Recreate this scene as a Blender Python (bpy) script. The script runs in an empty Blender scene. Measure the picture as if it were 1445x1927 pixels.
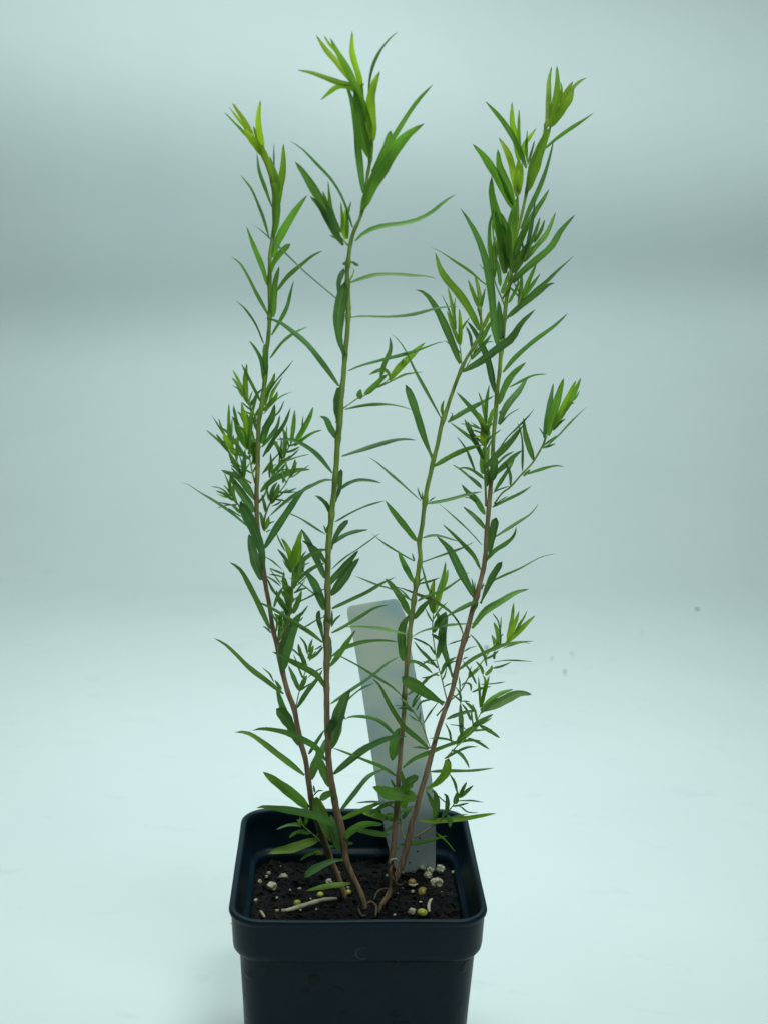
import bpy, bmesh, math, random
from mathutils import Vector, Matrix, noise
random.seed(7)
S = bpy.context.scene
COL = S.collection
R = math.radians

# ---------------------------------------------------------------- camera
F_PX, PW, PH = 2600.0, 1445.0, 1927.0
PITCH, ROLL = 0.2222, 0.0197
CAM = Vector((0.0076, -0.4690, 0.3230))
fw = Vector((0, math.cos(PITCH), -math.sin(PITCH)))
up0 = Vector((0, math.sin(PITCH), math.cos(PITCH)))
rt0 = Vector((1, 0, 0))
rt = rt0 * math.cos(ROLL) + up0 * math.sin(ROLL)
up = -rt0 * math.sin(ROLL) + up0 * math.cos(ROLL)
cd = bpy.data.cameras.new('camera')
cam = bpy.data.objects.new('camera', cd)
COL.objects.link(cam)
m = Matrix((rt, up, -fw)).transposed().to_4x4()
m.translation = CAM
cam.matrix_world = m
cd.sensor_fit = 'HORIZONTAL'
cd.sensor_width = 36.0
cd.lens = F_PX * 36.0 / PW
cd.clip_start = 0.02
cd.clip_end = 50
cd.dof.use_dof = True
cd.dof.focus_distance = 0.505
cd.dof.aperture_fstop = 20.0
S.camera = cam

# ---------------------------------------------------------------- world, lamps, exposure
w = bpy.data.worlds.new('World')
S.world = w
w.use_nodes = True
bg = w.node_tree.nodes['Background']
bg.inputs[0].default_value = (0.30, 0.60, 0.62, 1)
bg.inputs[1].default_value = 0.10

def area(name, loc, target, sx, sy, power, col, spread=180):
    l = bpy.data.lights.new(name, 'AREA')
    l.shape = 'RECTANGLE'; l.size = sx; l.size_y = sy
    l.energy = power; l.color = col; l.spread = R(spread)
    o = bpy.data.objects.new(name, l)
    COL.objects.link(o)
    o.location = loc
    o.rotation_euler = (Vector(target) - Vector(loc)).to_track_quat('-Z', 'Y').to_euler()
    return o
TINT = (0.83, 1.0, 0.985)
area('tent_top_lamp', (0.0, 0.31, 0.90), (0, 0.24, 0), 0.50, 0.50, 4.45, TINT, 148)
area('tent_front_lamp', (0.20, -0.35, 0.95), (0.02, 0.02, 0.27), 0.30, 0.12, 0.5, TINT, 66)
area('backdrop_lamp', (0.05, 0.56, 0.86), (0.05, 0.93, 0.57), 1.4, 0.12, 1.2, TINT, 95)

S.view_settings.view_transform = 'Standard'
S.view_settings.look = 'None'
S.view_settings.exposure = 0
S.view_settings.gamma = 1
S.view_settings.use_curve_mapping = False
S.render.engine = 'CYCLES'

# ---------------------------------------------------------------- helpers
def ray(px, py):
    return (fw + rt * ((px - PW / 2) / F_PX) - up * ((py - PH / 2) / F_PX)).normalized()
def at_y(px, py, y):
    d = ray(px, py); return CAM + d * ((y - CAM.y) / d.y)
def at_z(px, py, z):
    d = ray(px, py); return CAM + d * ((z - CAM.z) / d.z)
def cr(pts, n):
    """Catmull-Rom through pts (Vectors), n samples, chord-length spaced."""
    if len(pts) == 2:
        return [pts[0].lerp(pts[1], i / (n - 1)) for i in range(n)]
    P = [pts[0] * 2 - pts[1]] + list(pts) + [pts[-1] * 2 - pts[-2]]
    dense = []
    for i in range(1, len(P) - 2):
        for k in range(12):
            t = k / 12
            a, b, c, d = P[i - 1], P[i], P[i + 1], P[i + 2]
            dense.append(0.5 * ((2 * b) + (c - a) * t + (2 * a - 5 * b + 4 * c - d) * t * t + (3 * b - a - 3 * c + d) * t ** 3))
    dense.append(P[-2].copy())
    L = [0]
    for i in range(1, len(dense)): L.append(L[-1] + (dense[i] - dense[i - 1]).length)
    out, j = [], 0
    for i in range(n):
        s = L[-1] * i / (n - 1)
        while j < len(L) - 2 and L[j + 1] < s: j += 1
        e = L[j + 1] - L[j]
        out.append(dense[j].lerp(dense[j + 1], 0 if e < 1e-9 else min(1, (s - L[j]) / e)))
    return out
def mesh_obj(name, verts, faces, mat, parent=None, smooth=True):
    me = bpy.data.meshes.new(name)
    me.from_pydata([tuple(v) for v in verts], [], faces)
    me.update()
    if smooth:
        for p in me.polygons: p.use_smooth = True
    o = bpy.data.objects.new(name, me)
    COL.objects.link(o)
    if mat: me.materials.append(mat)
    if parent: o.parent = parent
    return o
def tag(o, label=None, cat=None, group=None, kind=None):
    if label: o['label'] = label
    if cat: o['category'] = cat
    if group: o['group'] = group
    if kind: o['kind'] = kind
    return o
def nmat(name):
    mt = bpy.data.materials.new(name); mt.use_nodes = True
    nt = mt.node_tree; nt.nodes.clear()
    return mt, nt, lambda t, **k: mk(nt, t, k)
def mk(nt, t, k):
    n = nt.nodes.new(t)
    for a, b in k.items():
        if a.startswith('i_'):
            key = a[2:].replace('_', ' ')
            key = int(key) if key.isdigit() else key
            n.inputs[key].default_value = b
        else: setattr(n, a, b)
    return n
def ramp(N, stops):
    r = N('ShaderNodeValToRGB')
    e = r.color_ramp.elements
    while len(e) < len(stops): e.new(0.5)
    for el, (p, c) in zip(e, stops):
        el.position = p; el.color = (*c, 1) if len(c) == 3 else c
    return r

# ---------------------------------------------------------------- materials
# backdrop cloth
M_back, nt, N = nmat('white_backdrop')
out = N('ShaderNodeOutputMaterial'); b = N('ShaderNodeBsdfPrincipled', i_Roughness=0.75)
b.inputs['Specular IOR Level'].default_value = 0.2
tc = N('ShaderNodeTexCoord'); n1 = N('ShaderNodeTexNoise', i_Scale=7.0, i_Detail=4.0, i_Roughness=0.55)
nt.links.new(tc.outputs['Object'], n1.inputs['Vector'])
r1 = ramp(N, [(0.3, (0.735, 0.785, 0.78)), (0.7, (0.775, 0.82, 0.815))])
nt.links.new(n1.outputs[0], r1.inputs[0])
mpb = N('ShaderNodeMapping'); mpb.inputs['Scale'].default_value = (1, 2.2, 1); nt.links.new(tc.outputs['Object'], mpb.inputs[0])
n3 = N('ShaderNodeTexNoise', i_Scale=26.0, i_Detail=7.0, i_Roughness=0.62, i_Distortion=0.6); nt.links.new(mpb.outputs[0], n3.inputs['Vector'])
r3 = ramp(N, [(0.60, (1, 1, 1)), (0.80, (0.86, 0.88, 0.88))]); nt.links.new(n3.outputs[0], r3.inputs[0])
m3 = N('ShaderNodeMix', data_type='RGBA', blend_type='MULTIPLY'); m3.inputs[0].default_value = 1
spb = N('ShaderNodeSeparateXYZ'); nt.links.new(tc.outputs['Object'], spb.inputs[0])
fl = N('ShaderNodeMath', operation='LESS_THAN', i_1=0.004); nt.links.new(spb.outputs[2], fl.inputs[0]); nt.links.new(fl.outputs[0], m3.inputs[0])
nt.links.new(r1.outputs[0], m3.inputs[6]); nt.links.new(r3.outputs[0], m3.inputs[7]); nt.links.new(m3.outputs[2], b.inputs['Base Color'])
n2 = N('ShaderNodeTexNoise', i_Scale=900.0, i_Detail=2.0)
nt.links.new(tc.outputs['Object'], n2.inputs['Vector'])
bp = N('ShaderNodeBump', i_Strength=0.06, i_Distance=0.0004)
nt.links.new(n2.outputs[0], bp.inputs['Height']); nt.links.new(bp.outputs[0], b.inputs['Normal'])
nt.links.new(b.outputs[0], out.inputs[0])

# pot plastic
def pot_material(name):
    mt, nt, N = nmat(name)
    out = N('ShaderNodeOutputMaterial'); b = N('ShaderNodeBsdfPrincipled')
    tc = N('ShaderNodeTexCoord')
    n1 = N('ShaderNodeTexNoise', i_Scale=60.0, i_Detail=5.0, i_Roughness=0.6)
    n2 = N('ShaderNodeTexNoise', i_Scale=350.0, i_Detail=3.0)
    n3 = N('ShaderNodeTexVoronoi', i_Scale=130.0)
    for n in (n1, n2, n3): nt.links.new(tc.outputs['Object'], n.inputs['Vector'])
    rc = ramp(N, [(0.35, (0.0026, 0.0125, 0.0215)), (0.68, (0.0050, 0.0185, 0.0295))])
    nt.links.new(n1.outputs[0], rc.inputs[0])
    # dried water spots on the lower body
    sep = N('ShaderNodeSeparateXYZ'); nt.links.new(tc.outputs['Object'], sep.inputs[0])
    low = N('ShaderNodeMath', operation='LESS_THAN', i_1=0.0695); nt.links.new(sep.outputs[2], low.inputs[0])
    rv = ramp(N, [(0.25, (1, 1, 1)), (0.36, (0, 0, 0))])
    nt.links.new(n3.outputs['Distance'], rv.inputs[0])
    gate = N('ShaderNodeMath', operation='MULTIPLY'); nt.links.new(rv.outputs[0], gate.inputs[0]); nt.links.new(low.outputs[0], gate.inputs[1])
    rg = ramp(N, [(0.50, (0, 0, 0)), (0.58, (1, 1, 1))]); nt.links.new(n1.outputs[0], rg.inputs[0])
    g2 = N('ShaderNodeMath', operation='MULTIPLY'); nt.links.new(gate.outputs[0], g2.inputs[0]); nt.links.new(rg.outputs[0], g2.inputs[1])
    mx = N('ShaderNodeMix', data_type='RGBA')
    mx.inputs[7].default_value = (0.0035, 0.009, 0.012, 1)
    nt.links.new(g2.outputs[0], mx.inputs[0]); nt.links.new(rc.outputs[0], mx.inputs[6])
    n4 = N('ShaderNodeTexNoise', i_Scale=420.0, i_Detail=6.0, i_Roughness=0.7, i_Distortion=0.8); nt.links.new(tc.outputs['Object'], n4.inputs['Vector'])
    zs = ramp(N, [(0.0640, (0, 0, 0)), (0.0675, (0.7, 0.7, 0.7)), (0.0695, (1, 1, 1)), (0.0735, (0, 0, 0))]); nt.links.new(sep.outputs[2], zs.inputs[0])
    n5 = N('ShaderNodeTexNoise', i_Scale=45.0, i_Detail=2.0); nt.links.new(tc.outputs['Object'], n5.inputs['Vector'])
    r5 = ramp(N, [(0.48, (0, 0, 0)), (0.62, (1, 1, 1))]); nt.links.new(n5.outputs[0], r5.inputs[0])
    r4 = ramp(N, [(0.50, (0, 0, 0)), (0.68, (1, 1, 1))]); nt.links.new(n4.outputs[0], r4.inputs[0])
    s1 = N('ShaderNodeMath', operation='MULTIPLY'); nt.links.new(r4.outputs[0], s1.inputs[0]); nt.links.new(zs.outputs[0], s1.inputs[1])
    s2 = N('ShaderNodeMath', operation='MULTIPLY'); nt.links.new(s1.outputs[0], s2.inputs[0]); nt.links.new(r5.outputs[0], s2.inputs[1])
    r6 = ramp(N, [(0.70, (0, 0, 0)), (0.80, (0.5, 0.5, 0.5))]); nt.links.new(n4.outputs[0], r6.inputs[0])
    s3 = N('ShaderNodeMath', operation='MAXIMUM'); nt.links.new(s2.outputs[0], s3.inputs[0]); nt.links.new(r6.outputs[0], s3.inputs[1])
    mz = N('ShaderNodeMix', data_type='RGBA'); mz.inputs[7].default_value = (0.030, 0.050, 0.062, 1)
    nt.links.new(s3.outputs[0], mz.inputs[0]); nt.links.new(mx.outputs[2], mz.inputs[6])
    nt.links.new(mz.outputs[2], b.inputs['Base Color'])
    rr = ramp(N, [(0.3, (0.36,) * 3), (0.7, (0.50,) * 3)]); nt.links.new(n1.outputs[0], rr.inputs[0])
    nt.links.new(rr.outputs[0], b.inputs['Roughness'])
    b.inputs['Specular IOR Level'].default_value = 0.20
    bp = N('ShaderNodeBump', i_Strength=0.10, i_Distance=0.0005)
    nt.links.new(n2.outputs[0], bp.inputs['Height'])
    bp2 = N('ShaderNodeBump', i_Strength=0.5, i_Distance=0.0006); nt.links.new(g2.outputs[0], bp2.inputs['Height'])
    nt.links.new(bp.outputs[0], bp2.inputs['Normal']); nt.links.new(bp2.outputs[0], b.inputs['Normal'])
    nt.links.new(b.outputs[0], out.inputs[0])
    return mt
M_pot = pot_material('black_plastic')

def simple(name, c, rough=0.6, nscale=0, c2=None, bump=0, bscale=300, bdist=0.0005, spec=0.4, lo=0.35, hi=0.65):
    mt, nt, N = nmat(name)
    out = N('ShaderNodeOutputMaterial'); b = N('ShaderNodeBsdfPrincipled', i_Roughness=rough)
    b.inputs['Specular IOR Level'].default_value = spec
    tc = N('ShaderNodeTexCoord')
    if c2:
        n1 = N('ShaderNodeTexNoise', i_Scale=float(nscale), i_Detail=6.0, i_Roughness=0.65)
        nt.links.new(tc.outputs['Object'], n1.inputs['Vector'])
        r = ramp(N, [(lo, c), (hi, c2)]); nt.links.new(n1.outputs[0], r.inputs[0])
        nt.links.new(r.outputs[0], b.inputs['Base Color'])
    else: b.inputs['Base Color'].default_value = (*c, 1)
    if bump:
        n2 = N('ShaderNodeTexNoise', i_Scale=float(bscale), i_Detail=5.0)
        nt.links.new(tc.outputs['Object'], n2.inputs['Vector'])
        bp = N('ShaderNodeBump', i_Strength=bump, i_Distance=bdist)
        nt.links.new(n2.outputs[0], bp.inputs['Height']); nt.links.new(bp.outputs[0], b.inputs['Normal'])
    nt.links.new(b.outputs[0], out.inputs[0])
    return mt
M_soil = simple('dark_soil', (0.0006, 0.0007, 0.0011), 0.85, 420, (0.0045, 0.0038, 0.0038), 0.9, 700, 0.0015, 0.25, 0.45, 0.8)
M_chip = simple('bark_chip', (0.002, 0.002, 0.0025), 0.85, 160, (0.020, 0.0145, 0.0105), 0.5, 900, 0.0006, 0.2)
M_perl = simple('perlite', (0.26, 0.24, 0.16), 0.9, 420, (0.56, 0.54, 0.39), 0.8, 1200, 0.0007, 0.2)
M_amber = simple('amber_bead', (0.22, 0.13, 0.03), 0.35, 200, (0.34, 0.22, 0.06), 0.1, 500, 0.0004)
M_yellow = simple('yellow_bead', (0.34, 0.33, 0.04), 0.35, 200, (0.46, 0.42, 0.08), 0.1, 500, 0.0004)
M_dry = simple('dried_leaf', (0.30, 0.25, 0.16), 0.7, 250, (0.50, 0.44, 0.30), 0.4, 600, 0.0005, 0.2)
M_bark = simple('papery_bark', (0.022, 0.015, 0.010), 0.75, 250, (0.13, 0.088, 0.052), 0.6, 600, 0.0006, 0.2)
M_crumb = simple('dark_crumb', (0.20, 0.23, 0.23), 0.9)

# leaves: object colour carries each leaf's own green, UV the veins
def leaf_material(name, red=False):
    mt, nt, N = nmat(name)
    out = N('ShaderNodeOutputMaterial'); b = N('ShaderNodeBsdfPrincipled', i_Roughness=0.52)
    b.inputs['Specular IOR Level'].default_value = 0.28
    oi = N('ShaderNodeObjectInfo'); uv = N('ShaderNodeUVMap'); uv.uv_map = 'UVMap'
    sp = N('ShaderNodeSeparateXYZ'); nt.links.new(uv.outputs[0], sp.inputs[0])
    ab = N('ShaderNodeMath', operation='SUBTRACT', i_1=0.5); nt.links.new(sp.outputs[0], ab.inputs[0])
    a2 = N('ShaderNodeMath', operation='ABSOLUTE'); nt.links.new(ab.outputs[0], a2.inputs[0])
    rv = ramp(N, [(0.025, (1, 1, 1)), (0.06, (0, 0, 0))]); nt.links.new(a2.outputs[0], rv.inputs[0])
    # long parallel veins + mottling
    mp = N('ShaderNodeMapping'); mp.inputs['Scale'].default_value = (14, 1.5, 1); nt.links.new(uv.outputs[0], mp.inputs[0])
    n1 = N('ShaderNodeTexNoise', i_Scale=1.0, i_Detail=3.0); nt.links.new(mp.outputs[0], n1.inputs['Vector'])
    tc = N('ShaderNodeTexCoord')
    n2 = N('ShaderNodeTexNoise', i_Scale=90.0, i_Detail=3.0); nt.links.new(tc.outputs['Object'], n2.inputs['Vector'])
    ad = N('ShaderNodeMath', operation='ADD'); nt.links.new(n1.outputs[0], ad.inputs[0]); nt.links.new(n2.outputs[0], ad.inputs[1])
    rm = ramp(N, [(0.35, (0.66,) * 3), (0.65, (1.28,) * 3)])
    hf = N('ShaderNodeMath', operation='MULTIPLY', i_1=0.5); nt.links.new(ad.outputs[0], hf.inputs[0]); nt.links.new(hf.outputs[0], rm.inputs[0])
    mu = N('ShaderNodeMix', data_type='RGBA', blend_type='MULTIPLY'); mu.inputs[0].default_value = 1
    nt.links.new(oi.outputs['Color'], mu.inputs[6]); nt.links.new(rm.outputs[0], mu.inputs[7])
    vein = N('ShaderNodeMix', data_type='RGBA'); 
    fac = N('ShaderNodeMath', operation='MULTIPLY', i_1=0.42); nt.links.new(rv.outputs[0], fac.inputs[0]); nt.links.new(fac.outputs[0], vein.inputs[0])
    nt.links.new(mu.outputs[2], vein.inputs[6]); vein.inputs[7].default_value = (0.24, 0.36, 0.13, 1)
    last = vein.outputs[2]
    # leaf tips age a little darker and bluer than their bases
    rt_ = ramp(N, [(0.90, (0, 0, 0)), (1.0, (1, 1, 1))] if not red else [(0.35, (0, 0, 0)), (0.62, (1, 1, 1))])
    nt.links.new(sp.outputs[1], rt_.inputs[0])
    tp = N('ShaderNodeMix', data_type='RGBA'); tp.inputs[7].default_value = (0.028, 0.042, 0.026, 1) if not red else (0.085, 0.05, 0.028, 1)
    nt.links.new(rt_.outputs[0], tp.inputs[0]); nt.links.new(last, tp.inputs[6]); last = tp.outputs[2]
    nt.links.new(last, b.inputs['Base Color'])
    bp = N('ShaderNodeBump', i_Strength=0.35, i_Distance=0.00025); nt.links.new(n1.outputs[0], bp.inputs['Height']); nt.links.new(bp.outputs[0], b.inputs['Normal'])
    tr = N('ShaderNodeBsdfTranslucent')
    br = N('ShaderNodeMix', data_type='RGBA', blend_type='MULTIPLY'); br.inputs[0].default_value = 1
    br.inputs[7].default_value = (1.25, 1.5, 0.7, 1)
    nt.links.new(last, br.inputs[6]); nt.links.new(br.outputs[2], tr.inputs[0])
    ms = N('ShaderNodeMixShader'); ms.inputs[0].default_value = 0.44
    nt.links.new(b.outputs[0], ms.inputs[1]); nt.links.new(tr.outputs[0], ms.inputs[2])
    nt.links.new(ms.outputs[0], out.inputs[0])
    return mt
M_leaf = leaf_material('leaf_green')
M_leaf_red = leaf_material('leaf_red_tip', True)

# stems: vertex attribute 'woody' mixes green shoot and brown bark
M_stem, nt, N = nmat('stem_bark')
out = N('ShaderNodeOutputMaterial'); b = N('ShaderNodeBsdfPrincipled', i_Roughness=0.6)
b.inputs['Specular IOR Level'].default_value = 0.25
at = N('ShaderNodeAttribute'); at.attribute_name = 'woody'
tc = N('ShaderNodeTexCoord'); mp = N('ShaderNodeMapping'); mp.inputs['Scale'].default_value = (1, 1, 0.12)
nt.links.new(tc.outputs['Object'], mp.inputs[0])
n1 = N('ShaderNodeTexNoise', i_Scale=900.0, i_Detail=4.0); nt.links.new(mp.outputs[0], n1.inputs['Vector'])
n2 = N('ShaderNodeTexNoise', i_Scale=70.0, i_Detail=4.0); nt.links.new(tc.outputs['Object'], n2.inputs['Vector'])
n2b = N('ShaderNodeMath', operation='MULTIPLY_ADD', i_1=0.5, i_2=-0.25); nt.links.new(n2.outputs[0], n2b.inputs[0])
ad = N('ShaderNodeMath', operation='ADD', use_clamp=True); nt.links.new(at.outputs['Fac'], ad.inputs[0]); nt.links.new(n2b.outputs[0], ad.inputs[1])
rp = ramp(N, [(0.0, (0.29, 0.40, 0.07)), (0.45, (0.33, 0.29, 0.10)), (1.0, (0.36, 0.215, 0.125))])
nt.links.new(ad.outputs[0], rp.inputs[0])
rm = ramp(N, [(0.3, (0.55,) * 3), (0.7, (1.35,) * 3)]); nt.links.new(n1.outputs[0], rm.inputs[0])
mu = N('ShaderNodeMix', data_type='RGBA', blend_type='MULTIPLY'); mu.inputs[0].default_value = 1
nt.links.new(rp.outputs[0], mu.inputs[6]); nt.links.new(rm.outputs[0], mu.inputs[7]); nt.links.new(mu.outputs[2], b.inputs['Base Color'])
bp = N('ShaderNodeBump', i_Strength=0.5, i_Distance=0.0003); nt.links.new(n1.outputs[0], bp.inputs['Height']); nt.links.new(bp.outputs[0], b.inputs['Normal'])
nt.links.new(b.outputs[0], out.inputs[0])

# ---------------------------------------------------------------- backdrop: one cloth running from table to wall
def backdrop():
    def ss(a, b, t):
        t = max(0, min(1, (t - a) / (b - a))); return t * t * (3 - 2 * t)
    nx, DS = 100, 0.012
    cols = []
    for i in range(nx + 1):
        x = -1.2 + 2.4 * i / nx
        y, z, col = -0.72, 0.0, []
        y0 = 0.665 + 0.012 * noise.noise(Vector((x * 1.5, 3, 1)))
        zc = 0.178 + 0.055 * x + 0.012 * noise.noise(Vector((x * 2.2, 7, 1)))     # the soft crease in the hanging cloth
        zt = 0.335 - 0.04 * x + 0.03 * noise.noise(Vector((x * 1.4, 9, 4)))
        for k in range(190):
            col.append(Vector((x, y, z)))
            th = R(27) * ss(y0 - 0.005, y0 + 0.024, y) + R(24) * ss(0.05, 0.17, z) + R(55) * ss(zc - 0.045, zc + 0.075, z) - R(46) * ss(zt - 0.05, zt + 0.14, z)
            th += R(9) * noise.noise(Vector((x * 1.3, z * 7, 2.2))) * ss(0.02, 0.1, z)
            th += R(2.2) * noise.noise(Vector((x * 2.3, y * 7, 8.1))) * ss(0.10, 0.45, y) * (1 - ss(0, 0.05, z))
            y += DS * math.cos(th); z += DS * math.sin(th)
        cols.append(col)
    n = 190
    vs = [cols[i][k] for k in range(n) for i in range(nx + 1)]
    fs = []
    for j in range(n - 1):
        for i in range(nx):
            a = j * (nx + 1) + i
            fs.append((a, a + 1, a + nx + 2, a + nx + 1))
    o = mesh_obj('backdrop', vs, fs, M_back)
    tag(o, kind='structure')
backdrop()

# ---------------------------------------------------------------- pot
HP = 0.085
YAW = 0.041
def ring(half, z, rc, n=8):
    pts = []
    for q, (sx, sy) in enumerate([(1, 1), (-1, 1), (-1, -1), (1, -1)]):
        cx, cy = sx * (half - rc), sy * (half - rc)
        for k in range(n + 1):
            a = q * math.pi / 2 + math.pi / 2 * k / n
            pts.append(Vector((cx + rc * math.cos(a), cy + rc * math.sin(a), z)))
        # straight side points towards the next corner
        q2 = (q + 1) % 4
        nxt = [(1, 1), (-1, 1), (-1, -1), (1, -1)][q2]
        a = q2 * math.pi / 2
        e = Vector((nxt[0] * (half - rc) + rc * math.cos(a), nxt[1] * (half - rc) + rc * math.sin(a), z))
        st = pts[-1]
        for k in range(1, 8): pts.append(st.lerp(e, k / 8))
    return pts
def loft(name, prof, mat, parent, cap0=False, cap1=False, bow=0.0):
    vs, fs = [], []
    n = None
    for (h, z, rc) in prof:
        rg = ring(h, z, rc)
        n = len(rg)
        for p in rg:
            k = noise.noise(Vector((p.x * 30, p.y * 30, p.z * 20))) * 0.00025
            vs.append(Vector((p.x * (1 + k / h), p.y * (1 + k / h), p.z + noise.noise(Vector((p.x * 25, p.y * 25, 5))) * bow)))
    for j in range(len(prof) - 1):
        for i in range(n):
            a = j * n + i; c = j * n + (i + 1) % n
            fs.append((a, c, c + n, a + n))
    if cap0: fs.append(tuple(reversed(range(n))))
    if cap1: fs.append(tuple(range((len(prof) - 1) * n, len(prof) * n)))
    o = mesh_obj(name, vs, fs, mat, parent)
    return o
pot = bpy.data.objects.new('plant_pot', None)
COL.objects.link(pot)
pot.rotation_euler = (0, 0, YAW)
tag(pot, 'square black plastic nursery pot with stepped rim band standing on the white backdrop', 'plant pot')
# body: outside wall, bottom and inside wall in one closed shell
body_prof = [(0.0362, 0.0012, 0.0085), (0.0370, 0.0, 0.0085), (0.0376, 0.0014, 0.009), (0.0387, 0.022, 0.009), (0.0398, 0.045, 0.0095), (0.0411, HP - 0.0175, 0.010),
             (0.0412, HP - 0.0166, 0.010)]
inner = [(0.0392, HP - 0.0166, 0.009), (0.0390, HP - 0.0185, 0.009), (0.0375, 0.045, 0.0085), (0.0352, 0.0025, 0.008)]
loft('body', body_prof + inner, M_pot, pot, cap0=True, cap1=True)
# rim band: outer skirt, lip and inner skirt with the step the soil line shows
rim_prof = [(0.0413, HP - 0.0168, 0.010), (0.0424, HP - 0.0164, 0.0105), (0.0431, HP - 0.0152, 0.0108), (0.0434, HP - 0.0132, 0.011),
            (0.0438, HP - 0.0030, 0.0108), (0.0439, HP - 0.0024, 0.0108), (0.0444, HP - 0.0019, 0.0110), (0.0446, HP - 0.0010, 0.0112), (0.0444, HP - 0.0002, 0.0110),
            (0.0438, HP, 0.0106), (0.0428, HP - 0.0002, 0.0100), (0.0423, HP - 0.0012, 0.0096), (0.0420, HP - 0.004, 0.0095), (0.0408, HP - 0.0150, 0.0093),
            (0.0404, HP - 0.0158, 0.0092), (0.0396, HP - 0.0162, 0.0090), (0.0391, HP - 0.0172, 0.009)]
loft('rim', rim_prof, M_pot, pot, bow=0.0009)
# moulding mark on the front of the band: a raised crescent
def tube_mesh(path, rad, sides=8, closed_ends=True):
    vs, fs = [], []
    n = len(path)
    ref = Vector((0.13, 0.9, 0.31)).normalized()
    for i, p in enumerate(path):
        T = (path[min(i + 1, n - 1)] - path[max(i - 1, 0)]).normalized()
        A = T.cross(ref).normalized(); B = T.cross(A)
        r = rad[i] if isinstance(rad, list) else rad
        for k in range(sides):
            a = 2 * math.pi * k / sides
            vs.append(p + A * (r * math.cos(a)) + B * (r * math.sin(a)))
    for i in range(n - 1):
        for k in range(sides):
            a = i * sides + k; c = i * sides + (k + 1) % sides
            fs.append((a, c, c + sides, a + sides))
    if closed_ends:
        fs.append(tuple(reversed(range(sides)))); fs.append(tuple(range((n - 1) * sides, n * sides)))
    return vs, fs
M_scuff = simple('scuffed_plastic', (0.04, 0.06, 0.068), 0.5, 300, (0.08, 0.105, 0.11))
arc = []
for k in range(22):
    a = R(75) + R(215) * k / 21
    z = HP - 0.0125 + 0.0022 * math.sin(a)
    arc.append(Vector((0.0018 + 0.0026 * math.cos(a), -0.04345 - 0.0004 * (z - (HP - 0.0132)) / 0.0102, z)))
v, f = tube_mesh(arc, [0.00009 + 0.00009 * math.sin(math.pi * k / 21) for k in range(22)], 6)
mesh_obj('moulding_mark', v, f, M_scuff, pot)

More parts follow.
